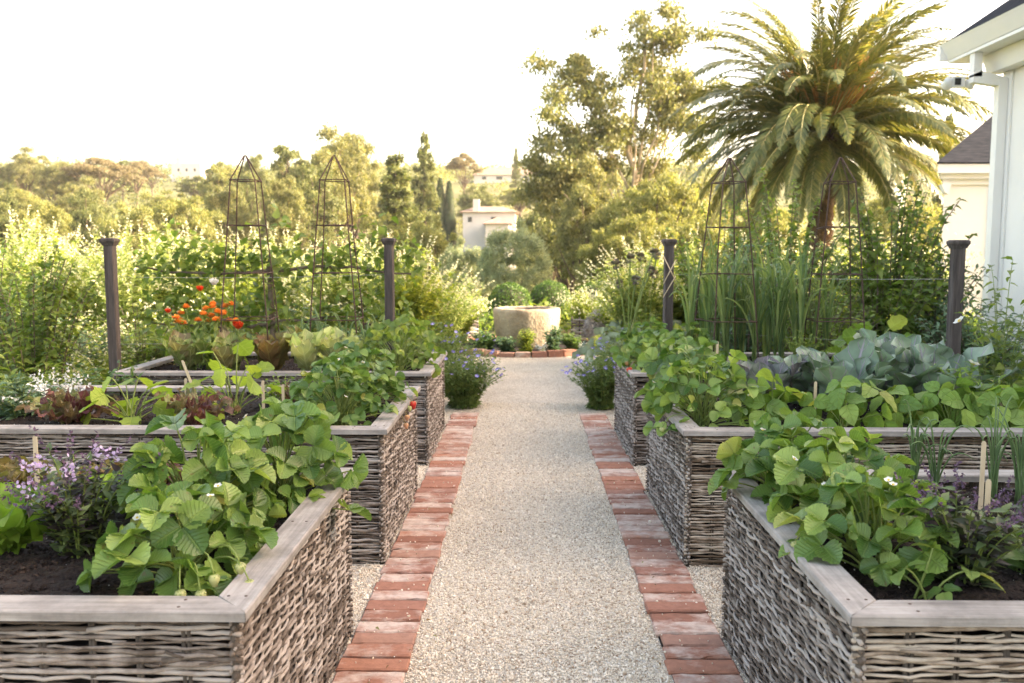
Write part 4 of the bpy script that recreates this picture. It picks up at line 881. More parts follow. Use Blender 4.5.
wattle('low grey wattle edging left of the stone basin', -1.6, 12.7, -.65, 13.4, .3, 2)
def ball(label, px, Y, top_y, w, m_, seed, name='boxwood_ball', cat='clipped shrub', flat=1.0, n=9000, group=None, leaf=.035):
    rng = np.random.default_rng(seed); x = X_(px, Y, top_y); zt = Z_(top_y, Y) - float(terr(x, Y)); rx = w / 2 * Y / F; rz = zt / 2 * 1.05
    root = thing(name, label, cat, (x, Y, float(terr(x, Y))), group=group); d = randdir(rng, n); rad = 1 + .035 * np.sin(d[:, 0] * 9 + seed) * np.cos(d[:, 2] * 8) - .16 * rng.random(n) ** 2
    P = d * rad[:, None] * np.array([rx, rx, rz]) + np.array([0, 0, zt - rz]); P[:, 2] = np.maximum(P[:, 2], .01)
    mb = MB(); mb.inst(DIAMOND, P, frames(randdir(rng, n) + d * .9, d, leaf * rng.uniform(.6, 1.2, n))); mb.build('foliage', M[m_], root)
    mi = MB(); q = .86; k = 20
    add_lathe(mi, [(max(.001, rx * q * sin(a)), zt - rz + rz * q * cos(a)) for a in np.linspace(0, pi * .8, 10)], k); mi.build('inner_twigs', M['stake'], root)
ball('clipped boxwood ball directly behind the basin, left of the pair', 510, 15, 283, 44, 'boxw', 1, group='boxwood balls')
ball('clipped boxwood ball directly behind the basin, right of the pair', 550, 15.4, 281, 43, 'boxw', 2, group='boxwood balls')
ball('low green clipped mound right of the two boxwood balls', 600, 16, 281, 60, 'boxw', 3, name='boxwood_mound', group=None)
ball('grey lavender cushion above the right wattle edging', 603, 12.6, 310, 34, 'grey', 4, name='santolina_cushion', cat='cushion plant', leaf=.05, n=5000)

# ------------------------------------------------------------------ shrubs and fillers
def shrub_proto(kind, seed, label, loc):
    rng = np.random.default_rng(seed)
    if kind == 'cream':   # loose pale shrub of upright leafy shoots, cream panicles
        v = (seed - 300) % 10
        return stem_plant('cream_flowered_shrub', label, 'flowering shrub', loc, (LANCEW, OVAL, LANCE)[v], (M['hedge'], M['hedge2'], M['hedge'])[v], M['stem'], 100, 1.45, .62, 32, .12, seed, tops=6, topm=M['cream'], topsize=.022, r=.004, t0=.15, upf=.7)
    if kind == 'green':
        v = (seed - 300) % 10
        return stem_plant('leafy_shrub', label, 'shrub', loc, (OVAL, OVALW, LANCEW)[v], (M['garden'], M['apple'], M['sage'])[v], M['twig'], (90, 50, 80)[v], 1.2, .6, 26, (.09, .13, .12)[v], seed, r=.004, t0=.1, upf=.4)
    if kind == 'yellow':
        return stem_plant('yellow_green_shrub', label, 'shrub', loc, OVAL, M['hedge2'], M['stem'], 100, 1.0, .62, 24, .1, seed, r=.004, t0=.1, upf=.5, tops=3, topm=M['cream'], topsize=.03)
    if kind == 'apple':
        return stem_plant('apple_tree', label, 'apple tree', loc, OVALW, M['apple'], M['twig'], 34, 1.5, .6, 46, .085, seed, r=.005, t0=.35, upf=.1)
protos = {}
def shrub(kind, label, px, Y, s=1.0, sz=None, rz=None, seed=0, X=None, base=None, group=None):
    x = X_(px, Y) if X is None else X; z = float(terr(x, Y)) if base is None else base; v = (kind, seed % 3)
    g = {'cream': 'cream flowered shrubs behind the beds', 'green': 'leafy green shrubs', 'yellow': 'yellow green shrubs', 'apple': 'small apple trees'}[kind]
    if v not in protos:
        r = shrub_proto(kind, 300 + seed % 3 + len(kind) * 10, label, (x, Y, z)); r.scale = (s, s, sz or s); r['group'] = g; protos[v] = r; return r
    return dup(protos[v], label, (x, Y, z), rz if rz is not None else seed * 1.3, s, g, sz)
i = 0
for (px, Y, s, sz, wh) in ((15, 9.5, 1.1, 1.12, 'at the left edge of the photo'), (65, 10, 1.1, 1.05, 'left of the leftmost post'), (125, 9.6, 1.05, 1.08, 'just right behind the leftmost post'), (180, 10.2, 1.1, 1.1, 'behind the small red poppies'),
        (235, 9.8, 1.05, 1.02, 'behind the left obelisk of the left bed'), (290, 10.3, 1.1, 1.05, 'between the two left obelisks'), (345, 9.8, 1.05, 1.0, 'behind the right obelisk of the left bed'), (405, 9.6, 1.0, 1.0, 'right of the post left of the path'),
        (440, 10.3, .95, .8, 'nearest the path on the left'), (640, 10.2, 1.0, .98, 'left of the post right of the path'), (690, 10.5, 1.1, 1.02, 'right behind the post right of the path'), (760, 10.5, 1.0, 1.02, 'between the two right obelisks'), (40, 12.5, 1.3, 1.15, 'farther back at the far left'), (150, 12.8, 1.3, 1.1, 'farther back between left post and poppies'), (260, 13, 1.3, 1.1, 'farther back between the left obelisks'), (370, 12.8, 1.2, 1.05, 'farther back left of the path')):
    shrub('cream', 'cream flowered shrub ' + wh, px, Y, s, sz, seed=i); i += 1
for (px, Y, s, sz, wh) in ((30, 5.7, .8, .55, 'low down left of the leftmost post'), (70, 7.3, .9, .65, 'behind the leftmost post'), (140, 7.4, .9, .75, 'behind the left end of the far left bed'), (215, 7.6, .9, .75, 'behind the marigolds'), (285, 7.4, .9, .75, 'behind the romaine lettuces'), (350, 7.5, .85, .75, 'under the right-hand espalier branch'),
        (425, 8.3, .75, .6, 'left of the cranesbill clumps'), (745, 7.6, .9, 1.25, 'behind the left obelisk of the right bed'), (815, 7.4, .9, .95, 'behind the right obelisk of the right bed'), (880, 7.9, 1.0, 1.3, 'left of the house post'), (930, 8.6, 1.0, 1.2, 'at the foot of the white house wing'), (655, 8.0, .8, .55, 'behind the far right strawberries'), (640, 9.2, .8, .6, 'near the basin on the right of the path'), (975, 7.2, .9, .8, 'before the corner of the white house')):
    shrub('green', 'leafy green shrub ' + wh, px, Y, s, sz, seed=i); i += 1
for (px, Y, s, sz, wh) in ((10, 7.6, .8, .7, 'at the far left behind the apple tree'), (60, 8.5, .9, .7, 'behind the apple tree'), (105, 6.9, .7, .55, 'at the foot of the leftmost post'), (455, 12.2, .8, .75, 'left of the stone basin'), (590, 13.8, .8, .8, 'behind the right wattle edging'), (620, 12.4, .9, .85, 'behind the grey cushion'), (665, 13, 1.1, 1.2, 'behind the twine wound post'), (180, 8.4, .85, .8, 'behind the white poppy'), (320, 8.6, .9, .8, 'behind the onions'), (850, 10.5, 1.2, 1.5, 'in front of the palm'), (900, 11.5, 1.3, 1.5, 'between the palm and the white house'), (790, 12, 1.2, 1.3, 'left of the palm trunk')):
    shrub('yellow', 'yellow green shrub ' + wh, px, Y, s, sz, seed=i); i += 1
shrub('apple', 'small apple tree left of the leftmost post', 30, 5.8, .95, .93, seed=0)
shrub('apple', 'small apple tree at the left edge behind the other one', -10, 6.8, 1.0, 1.0, seed=1)
shrub('apple', 'apple tree behind the right-hand bed between its two obelisks', 785, 8.3, 1.1, 1.4, seed=2)
shrub('apple', 'apple tree between the right-hand obelisk and the house post', 890, 8.4, 1.2, 1.4, seed=3)
shrub('apple', 'apple tree behind the left obelisk of the right bed', 720, 9.0, 1.1, 1.3, seed=4)
# espalier
def espalier():
    rng = np.random.default_rng(15); root = thing('espalier_apple_tree', 'espaliered apple tree trained on the wires between the left posts', 'espalier tree', (-2.0, 6.85, 0))
    br, lf = MB(), MB()
    add_tube(br, [(0, 0, 0), (.02, 0, .6), (0, 0, 1.2), (.01, 0, 1.3)], [.03, .026, .02, .01], 8)
    for (z, xa, xb) in ((1.17, -1.05, 1.2), (.75, -.95, 1.1)):
        for s, e in ((0, xa), (0, xb)):
            x = np.linspace(s, e, 12); P = np.column_stack([x, rng.normal(size=12) * .012, z + .03 * np.sin(x * 4) + rng.normal(size=12) * .008]); add_tube(br, P, np.linspace(.017, .008, 12), 6)
            n = 420; xx = rng.uniform(min(s, e), max(s, e), n); cl = .5 + .5 * np.sin(xx * 8 + z); h = rng.normal(size=n) * .1 * (0.6 + cl) + .07
            lf.inst(OVALW, np.column_stack([xx, rng.normal(size=n) * .08, z + h]), frames(randdir(rng, n) + [0, -.2, .2], [0, 0, 1] + rng.normal(size=(n, 3)) * .4, .085 * rng.uniform(.6, 1.1, n)))
    br.build('branches', M['twig'], root); lf.build('foliage', M['apple'], root)
espalier()
# artichoke-like silver plants and purple thistle buds
def artichoke(label, px, Y, seed):
    rng = np.random.default_rng(seed); root = rosette('artichoke_plant', label, 'artichoke', (X_(px, Y), Y, 0), M['silver'], 22, .75, seed, W=.13, up0=.6, up1=1.4, wave=.5, droop=-.1, wf=lambda t: lance_w(t) * (1 + .35 * np.sin(t * 38)), rows=20, cols=4, group='silver artichokes')
    ms, mb = MB(), MB()
    for k in range(5):
        a = uni(rng, 0, 6.28); q = uni(rng, .1, .4); h = uni(rng, .9, 1.35); e = np.array([cos(a) * q, sin(a) * q, h]); add_tube(ms, bez((0, 0, .2), (e[0] * .3, e[1] * .3, h * .7), e, 6), .008, 5)
        n = 60; d = randdir(rng, n); mb = MB(); mb.inst(PETAL, e + d * .02, frames(d + [0, 0, .6], d, .04)); mb.build('bud', M['bud'], root)
    ms.build('stalks', M['stem'], root)
artichoke('silver leaved artichoke with purple buds, left of the twine wound post', 628, 8.8, 230); artichoke('silver leaved artichoke right of the grey cushion', 648, 9.9, 231)
stem_plant('fern_clump', 'dark green leafy clump between the middle and far left beds', 'leafy plant', (-2.45, 5.0, 0), LANCEW, M['dkgreen'], M['stem'], 60, .72, .26, 18, .09, 232)
stem_plant('tomato_plant', 'dark green leafy plant left of the far left bed', 'leafy plant', (-2.95, 5.1, 0), LANCEW, M['garden'], M['stem'], 60, .7, .35, 18, .09, 233)

def groundcover():
    rng = np.random.default_rng(40)
    def in_gravel(x, y): return ((np.abs(x - .05) < 2.0) & (y > 9.3) & (y < 13.8) & (np.hypot(x - .05, (y - 11.9)) < 1.95)) | ((np.abs(x - .05) < .95) & (y < 11)) | ((x > -3) & (x < 3) & (y < 6.9))
    n = 60000; y = 3.5 + 16 * rng.random(n) ** 1.1; x = rng.uniform(-1, 1, n) * (1.2 + y * .68); k = ~in_gravel(x, y); x, y = x[k], y[k]
    k = ~((x > 5.2) & (y < 10.2)); x, y = x[k], y[k]; n = len(x)
    hh = .18 + .3 * (.5 + .5 * np.sin(x * 2.1 + 1) * np.cos(y * 1.7)); z = rng.random(n) * hh
    mb = MB(); mb.inst(LANCE, np.column_stack([x, y, z]), frames(randdir(rng, n) + [0, 0, .8], randdir(rng, n) + [0, -.3, .6], rng.uniform(.07, .2, n)))
    tag(mb.build('ground_cover', M['grass']), 'low leafy growth covering the garden floor beyond the beds', 'ground cover', kind='stuff')
groundcover()

# ------------------------------------------------------------------ trees
def crown(mb, rng, clumps, n, leaf, T=DIAMOND, hollow=.55, upb=.2):
    """leaf clumps: list of (center, (rx,ry,rz)); n leaves per unit area weight"""
    C = np.array([c for c, r in clumps]); Rr = np.array([r for c, r in clumps]); w = Rr[:, 0] ** 2; w /= w.sum()
    idx = rng.choice(len(C), n, p=w); d = randdir(rng, n); d[:, 2] = np.where(d[:, 2] < -.3, -d[:, 2] * .7, d[:, 2])
    rad = hollow + (1 - hollow) * rng.random(n) ** .6; rad *= 1 + .2 * np.sin(d[:, 0] * 5 + idx) * np.cos(d[:, 1] * 6 + idx * 2.1)
    P = C[idx] + d * rad[:, None] * Rr[idx]
    mb.inst(T, P, frames(randdir(rng, n) + d * .5, randdir(rng, n) + d + [0, 0, upb], leaf * rng.uniform(.6, 1.25, n)))
def limb(mb, a, b, r0, r1, rng, n=6, sag=.0):
    a, b = np.array(a, float), np.array(b, float); t = np.linspace(0, 1, n)[:, None]; L = np.linalg.norm(b - a)
    P = a + (b - a) * t + rng.normal(size=(n, 3)) * L * .03 * np.sin(t * pi) + np.array([0, 0, sag * L]) * np.sin(t * pi); add_tube(mb, P, np.linspace(r0, r1, n), 7)
TREES = {}
def tree_proto(kind):
    """unit trees, 10 m tall; returns (trunk mesh, crown mesh)"""
    if kind in TREES: return TREES[kind]
    rng = np.random.default_rng(sum(map(ord, kind))); tr, cr = MB(), MB(); base = kind.rstrip('123')
    if base in ('oak', 'bright', 'oaklight'):
        limb(tr, (0, 0, -1), (.2, 0, 3), .32, .24, rng); cl = []
        for k in range(72):
            a = k * 2.4; f = (k + .5) / 72; el = math.acos(1 - 1.25 * f); R = uni(rng, .55, 1.22)
            c = np.array([3.1 * sin(el) * cos(a) * R, 3.1 * sin(el) * sin(a) * R, 5.6 + 3.4 * cos(el) * R]); s = uni(rng, .4, 1.1); cl.append((c, (s, s, s * .75)))
            if k % 3 == 0: limb(tr, (.2, 0, uni(rng, 2.2, 3.6)), c, .12, .03, rng)
        crown(cr, rng, cl, 38000, .17, hollow=.1); lm = M['oak'] if base == 'oak' else M['bright'] if base == 'bright' else M['euca']; bm = M['bark']
    elif base == 'euca':
        top = np.array([.6, 0, 9.2]); limb(tr, (0, 0, -1), (.1, 0, 4), .17, .13, rng); limb(tr, (.1, 0, 4), top, .13, .04, rng, 8); cl = []
        arms = [(-2.3, .3, 7.6, 1.0), (-1.7, -.5, 6.6, .9), (-2.7, .2, 6.2, .9), (-1.2, .6, 8.0, .7), (1.7, .2, 8.7, 1.0), (.9, -.4, 9.5, .8), (2.3, .3, 7.7, .8), (1.4, .5, 7.0, 1.0), (.2, -.6, 7.4, .9), (-.6, .4, 6.0, 1.0), (1.9, -.3, 5.6, 1.1), (-2.1, .4, 4.8, 1.1), (.5, .5, 5.0, 1.2), (2.2, 0, 4.2, 1.2), (-1.3, -.5, 3.8, 1.3), (.6, -.5, 3.2, 1.4), (.2, .3, 8.6, .7), (-1.9, 0, 8.4, .5), (-2.9, 0, 5.3, .7)]
        for (x, y, z, s) in arms:
            limb(tr, (.15 + .05 * z * .5, 0, z * .55), (x, y, z), .055, .015, rng, sag=.05)
            for q in range(9):
                o = rng.normal(size=3) * s * .62; cl.append((np.array([x, y, z]) + o, (s * .62, s * .62, s * .5)))
        crown(cr, rng, cl, 52000, .135, hollow=.05, upb=0); lm = M['euca']; bm = M['palebark']
    elif base == 'cedar':
        limb(tr, (0, 0, -1), (0, 0, 9.8), .26, .03, rng, 8); n = 0; P, D, U = [], [], []
        for lv in range(19):
            z = 1.2 + lv * .46; rr = 3.3 * (1 - (z / 10.2)) ** .8 + .06
            for b in range(7):
                a = b * .9 + lv * 1.7 + rng.normal() * .2; L = rr * uni(rng, .6, 1.1); z += rng.normal() * .12; e = np.array([cos(a) * L, sin(a) * L, z + .12 * L - .07 * L * L]); limb(tr, (0, 0, z), e, .05, .01, rng, 4)
                m = int(60 + 100 * L); t = rng.random(m) ** .7; sd = rng.normal(size=m) * .22 * L * (1 - .5 * t); per = np.array([-sin(a), cos(a), 0])
                P.append(np.outer(t, e - [0, 0, z]) + [0, 0, z] + sd[:, None] * per + np.column_stack([np.zeros((m, 2)), rng.normal(size=m) * .12])); D.append(rng.normal(size=(m, 3)) * .5 + [cos(a), sin(a), -.15]); U.append(np.tile([0, 0, 1.], (m, 1)) + rng.normal(size=(m, 3)) * .4)
        P, D, U = map(np.concatenate, (P, D, U)); cr.inst(DIAMOND, P, frames(D, U, .22 * rng.uniform(.6, 1.2, len(P)))); lm = M['cedar']; bm = M['bark']
    elif base == 'spire':
        limb(tr, (0, 0, -1), (0, 0, 9.8), .14, .03, rng, 6); n = 7000; z = rng.uniform(.4, 10, n); a = rng.uniform(0, 2 * pi, n); rr = (1.15 * np.sin(np.clip(z / 10, 0, 1) ** .6 * pi) ** .6 + .06) * (.7 + .35 * rng.random(n)); 
        d = np.stack([np.cos(a), np.sin(a), 0 * a], 1); cr.inst(DIAMOND, d * rr[:, None] + np.column_stack([0 * z, 0 * z, z]), frames(rng.normal(size=(n, 3)) * .4 + [0, 0, 1.2], d, .35 * rng.uniform(.6, 1.2, n))); lm = M['dark']; bm = M['bark']
    elif base == 'umbrella':
        limb(tr, (0, 0, -1), (.3, 0, 5), .25, .18, rng); cl = []
        for k in range(22):
            a = k * 2.4; q = math.sqrt((k + .5) / 22) * 4.0; c = np.array([cos(a) * q, sin(a) * q, 8.6 - .07 * q * q + rng.normal() * .3]); s = uni(rng, .8, 1.3); cl.append((c, (s, s, s * .5))); limb(tr, (.3, 0, uni(rng, 4, 5)), c, .1, .03, rng)
        crown(cr, rng, cl, 20000, .19, hollow=.2); lm = M['dusty']; bm = M['bark']
    elif base == 'gappy':   # dark open pine on the skyline
        limb(tr, (0, 0, -1), (0, 0, 9), .2, .06, rng); cl = []
        for k in range(26):
            z = 3.5 + 6.2 * (k / 26); a = k * 2.4; q = uni(rng, 1.0, 3.0) * (1.15 - z / 14); c = np.array([cos(a) * q, sin(a) * q, z]); s = uni(rng, .55, 1.0); cl.append((c, (s, s, s * .55))); limb(tr, (0, 0, z - .8), c, .07, .02, rng)
        crown(cr, rng, cl, 12000, .24, hollow=.2); lm = M['oak']; bm = M['bark']
    elif base == 'olive':
        cl = []
        for k in range(5): limb(tr, (0, 0, -.5), (1.6 * cos(k * 1.3), 1.6 * sin(k * 1.3), 5), .16, .06, rng)
        for k in range(46):
            a = k * 2.4; f = (k + .5) / 46; el = math.acos(1 - 1.3 * f); c = np.array([3.6 * sin(el) * cos(a), 3.6 * sin(el) * sin(a), 5 + 4.2 * cos(el)]) * np.array([1, 1, uni(rng, .9, 1.1)]); s = uni(rng, .7, 1.2); cl.append((c, (s * .8, s * .8, s * 1.3)))
        crown(cr, rng, cl, 22000, .42, SLIM, hollow=.1, upb=0); lm = M['olive']; bm = M['bark']
    tm, cm = tr.mesh('trunk', bm), cr.mesh('crown', lm); TREES[kind] = (tm, cm); return TREES[kind]
def tree(kind, name, label, px, top_y, Y, wpx=None, group=None, rz=0, dx=0):
    x = X_(px, Y, top_y); z0 = float(terr(x, Y)); h = Z_(top_y, Y, px) - z0; s = h / 10
    sx = s if wpx is None else wpx * Y / F / {'oak': 8, 'bright': 8, 'oaklight': 8, 'euca': 6.4, 'cedar': 6.6, 'spire': 2.3, 'umbrella': 9.4, 'gappy': 6, 'olive': 8.4}[kind.rstrip('123')]
    tm, cm = tree_proto(kind); root = thing(name, label, 'tree', (x, Y, z0), rz, group); root.scale = (sx, sx, s)
    link_mesh('trunk', tm, root); link_mesh('crown', cm, root); return root
# right group
tree('euca1', 'eucalyptus_tree', 'tall open eucalyptus with pale branches, tallest tree left of the palm', 628, 12, 48, 178)
tree('bright1', 'broadleaf_tree', 'sunlit yellow green tree below the tall eucalyptus', 655, 165, 40, 120, rz=1)
tree('bright2', 'broadleaf_tree', 'sunlit yellow green tree between the eucalyptus and the palm', 690, 200, 33, 90, rz=2)
tree('oak1', 'oak_tree', 'dark oak at the left foot of the tall eucalyptus', 570, 180, 52, 90)
tree('oak2', 'oak_tree', 'dark rounded tree low behind the twine wound post', 618, 215, 44, 80, rz=2)
tree('oak3', 'oak_tree', 'dark tree right of the white far house', 548, 195, 62, 62, rz=4)
tree('bright3', 'broadleaf_tree', 'sunlit yellow green tree behind the palm trunk', 770, 195, 34, 110, rz=3)
tree('bright1', 'broadleaf_tree', 'sunlit yellow green tree right of the palm trunk beside the house', 905, 185, 36, 110, rz=5)
tree('cedar2', 'conifer_tree', 'pale conifer behind the palm next to the white house', 950, 110, 60, 50)
tree('olive1', 'olive_tree', 'grey green olive tree behind the clipped boxwood balls', 515, 226, 21, 74)
tree('olive1', 'olive_tree', 'smaller grey green olive tree left of the bigger one', 462, 244, 24, 60, rz=2)
# left group
tree('oaklight1', 'broadleaf_tree', 'round leafy tree behind the right obelisk of the left bed', 330, 130, 78, 88)
tree('oak1', 'oak_tree', 'dark green tree behind the right obelisk of the left bed', 312, 160, 70, 70, rz=3)
tree('oaklight2', 'broadleaf_tree', 'brownish green tree just right of the round leafy one', 352, 131, 92, 66, rz=1)
tree('cedar1', 'cedar_tree', 'broad pale cedar above the post left of the path', 395, 150, 62, 108)
tree('cedar1', 'cedar_tree', 'slender cedar with tiered top behind the broad cedar', 424, 129, 90, 60, rz=2)
tree('bright2', 'broadleaf_tree', 'yellow green rounded tree below the red roofed far houses', 430, 208, 48, 62, rz=4)
tree('gappy1', 'pine_tree', 'dark open pine left of the round leafy tree', 288, 145, 100, 52)
tree('oak2', 'oak_tree', 'dark rounded tree behind the top of the left obelisk', 254, 153, 125, 38)
for k, (px, ty) in enumerate(((432, 183), (440, 180), (449, 183))):
    tree('spire1', 'cypress_tree', 'dark cypress in the row of three on the far slope', px, ty, 120, 13, group='row of dark cypresses', rz=k)
tree('umbrella1', 'umbrella_pine', 'small flat topped tree on the skyline right of the cedar', 463, 151, 170, 36)
tree('cedar2', 'conifer_tree', 'thin spiky conifer on the skyline beside the long far house', 516, 147, 200, 16)
tree('oak3', 'oak_tree', 'dark tree between the cypresses and the white far house', 478, 186, 140, 46, rz=1)
tree('bright3', 'broadleaf_tree', 'sunlit tree above the white far house', 520, 186, 165, 44, rz=2)
tree('oaklight1', 'broadleaf_tree', 'round tree right of the thin spiky conifer', 545, 178, 150, 40, rz=3)
tree('bright1', 'broadleaf_tree', 'pale tree just right of the distant tower house', 222, 158, 130, 50)
tree('oaklight2', 'broadleaf_tree', 'pale tree touching the left obelisk on its left', 226, 185, 80, 60, rz=2)
tree('oak1', 'oak_tree', 'dark tree directly in front of the distant tower house', 196, 176, 190, 44, rz=1)
tree('umbrella1', 'umbrella_pine', 'dusty umbrella pine with bare branches on the left skyline', 100, 156, 150, 78)
tree('umbrella1', 'umbrella_pine', 'second dusty umbrella pine right of the bigger one', 135, 158, 175, 46, rz=2)
tree('oaklight1', 'broadleaf_tree', 'feathery tree at the left edge of the skyline', 22, 148, 165, 58, rz=1)
tree('oaklight2', 'broadleaf_tree', 'feathery tree left of the umbrella pine', 55, 160, 150, 46, rz=3)
tree('umbrella1', 'umbrella_pine', 'small flat topped tree left of the distant tower house', 152, 167, 200, 30, rz=4)
tree('gappy1', 'pine_tree', 'open pine between umbrella pine and distant tower house', 122, 160, 190, 30, rz=4)
tree('cedar1', 'cedar_tree', 'tall pale conifer behind the left edge apple tree', 8, 180, 75, 44, rz=4)
tree('oak2', 'oak_tree', 'dark green tree low on the left beneath the umbrella pine', 88, 190, 72, 60, rz=4)
tree('bright2', 'broadleaf_tree', 'sunlit rounded tree above the leftmost post', 130, 196, 62, 80, rz=1)
tree('bright3', 'broadleaf_tree', 'sunlit tree left of the left obelisk', 185, 190, 66, 84, rz=2)
tree('bright1', 'broadleaf_tree', 'sunlit tree above the small left apple tree', 40, 196, 60, 80, rz=3)
tree('oak3', 'oak_tree', 'dark tree at the far left in the valley', -15, 190, 60, 60, rz=3)
tree('oaklight2', 'broadleaf_tree', 'olive toned tree between the two left obelisks', 282, 176, 60, 60, rz=5)
tree('bright2', 'broadleaf_tree', 'yellow green low tree behind the post left of the path', 385, 206, 50, 60, rz=5)
tree('oaklight1', 'broadleaf_tree', 'olive toned tree behind the twine wound post', 735, 215, 50, 90, rz=5)
tree('oaklight1', 'broadleaf_tree', 'pale round tree between the umbrella pine and the leftmost post', 78, 178, 105, 60, rz=2)
tree('bright2', 'broadleaf_tree', 'yellow green tree below the distant tower house', 165, 186, 100, 58, rz=5)
tree('oak1', 'oak_tree', 'dark round tree right of the distant tower house', 240, 172, 110, 44, rz=2)
tree('bright1', 'broadleaf_tree', 'yellow green tree under the left skyline feathery trees', 20, 184, 100, 64, rz=4)
tree('bright3', 'broadleaf_tree', 'sunlit yellow green tree at the right foot of the tall eucalyptus', 640, 205, 30, 80, rz=1)
tree('oaklight1', 'broadleaf_tree', 'leafy green tree hiding the base of the tall eucalyptus on its left', 590, 160, 43, 84, rz=6)
tree('bright2', 'broadleaf_tree', 'low sunlit tree behind the silver artichokes', 605, 222, 31, 60, rz=6)
def woodland():
    rng = np.random.default_rng(50); near, far = [], []
    for k in range(1900):
        Y = rng.uniform(26, 110) if k < 600 else rng.uniform(100, 330); X = rng.uniform(-.72, .72) * Y; z = float(terr(X, Y)); s = rng.uniform(.8, 1.6) * (1 + Y / 110)
        px = 523 + X / Y * F
        if 452 < px < 530 and 55 < Y < 140: continue
        if 150 < px < 215 and 190 < Y < 270: s *= .5
        if 465 < px < 550 and 150 < Y < 240: s *= .6
        (near if Y < 110 else far).append((np.array([X, Y, z + s * .3]), (s, s, s * rng.uniform(.7, 1.2))))
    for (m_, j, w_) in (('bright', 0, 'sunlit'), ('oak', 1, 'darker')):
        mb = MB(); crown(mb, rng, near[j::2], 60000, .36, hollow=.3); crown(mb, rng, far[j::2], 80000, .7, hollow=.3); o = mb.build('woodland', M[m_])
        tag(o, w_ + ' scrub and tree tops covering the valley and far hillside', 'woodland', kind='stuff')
woodland()

# palm
def palm():
    rng = np.random.default_rng(8); Y = 21.5; x = X_(823, Y, 150); zc = Z_(140, Y)
    root = thing('date_palm', 'large date palm with a broad arching crown beside the white house', 'palm tree', (x, Y, 0))
    mb = MB(); n = 26; zs = np.linspace(-.2, zc - .2, n); prof = [(.30 + .03 * sin(k * 2.6) + .05 * (k / n > .75) + (.12 * max(0, (k / n - .8) * 5)), z) for k, z in enumerate(zs)]
    add_lathe(mb, prof, 20, jit=.05, rng=rng); mb.build('trunk', M['palmbark'], root)
    # boot of cut frond bases
    mb = MB(); n = 240; a = rng.uniform(0, 6.28, n); z = rng.uniform(zc - 1.5, zc + .1, n); d = np.stack([np.cos(a), np.sin(a), 1.3 + 0 * a], 1)
    mb.inst(leafT(3, 2, lambda t: 1 - .5 * t, fold=.6, droop=.2, W=.2), np.stack([np.cos(a) * .32, np.sin(a) * .32, z], 1), frames(d, [0, 0, 1], rng.uniform(.25, .45, n))); mb.build('frond_bases', M['palmbark'], root)
    L1 = leafT(3, 1, lance_w, fold=0, droop=.3, W=.05); nf = 165; lf, rc = MB(), MB()
    for k in range(nf):
        f = (k + .5) / nf; a = k * 2.39996 + rng.normal() * .12; el = 1.45 - 1.95 * f ** .95 + rng.normal() * .06; L = uni(rng, 3.55, 4.2) * (1 if f < .8 else .8)
        b = np.array([cos(a) * .2, sin(a) * .2, zc + .25 * (1 - f)]); m = 18; t = np.linspace(0, 1, m)
        bend = (1.35 if f < .22 else 1.5 if f < .55 else 1.15) * uni(rng, .75, 1.15); ee = el - bend * t ** 1.6; ee = np.maximum(ee, -1.45); st = L / (m - 1)
        P = np.stack([np.cos(a + .15 * sin(k) * t) * np.cos(ee), np.sin(a + .15 * sin(k) * t) * np.cos(ee), np.sin(ee)], 1) * st; P = b + np.cumsum(P, 0) - P[0]
        add_tube(rc, P, np.linspace(.035, .006, m), 4, cap=False)
        nl = 112; tt = np.linspace(.12, 1, nl); idx = tt * (m - 1); i0 = np.minimum(idx.astype(int), m - 2); fr = (idx - i0)[:, None]; Q = P[i0] * (1 - fr) + P[i0 + 1] * fr; tg = nrm(P[i0 + 1] - P[i0])
        side = nrm(np.cross(tg, [0, 0, 1.0]) + 1e-6); up = np.cross(side, tg)
        roll = rng.normal() * .35; s2 = side * cos(roll) + up * sin(roll); u2 = up * cos(roll) - side * sin(roll)
        for sg in (-1, 1):
            D = tg * 1.1 + sg * s2 * .75 + u2 * (.1 + rng.normal(size=(nl, 1)) * .12) + rng.normal(size=(nl, 3)) * .11
            ln = .40 * np.sin(np.clip(tt * .82 + .2, 0, 1) * pi) ** .6 * rng.uniform(.85, 1.1, nl) + .05
            lf.inst(L1, Q, frames(D, u2, ln, .36 + 0 * ln))
    rc.build('frond_ribs', M['rachis'], root); lf.build('crown', M['palm'], root)
    mb = MB()
    for k in range(16):
        a = k * 2.4; el = uni(rng, .35, 1.15); b = (cos(a) * .2, sin(a) * .2, zc + .1)
        for q in range(16):
            a2 = a + rng.normal() * .16; e = np.array([cos(a2) * cos(el) * 1.9, sin(a2) * cos(el) * 1.9, zc + .3 + sin(el) * 1.9 - .25 * rng.random()]) * np.array([uni(rng, .75, 1.1)] * 2 + [1]); add_tube(mb, bez(b, (e[0] * .5, e[1] * .5, zc + .1 + sin(el) * 1.0), e, 5), .013, 3, cap=False)
    mb.build('fruit_stalks', M['palmdry'], root)
palm()

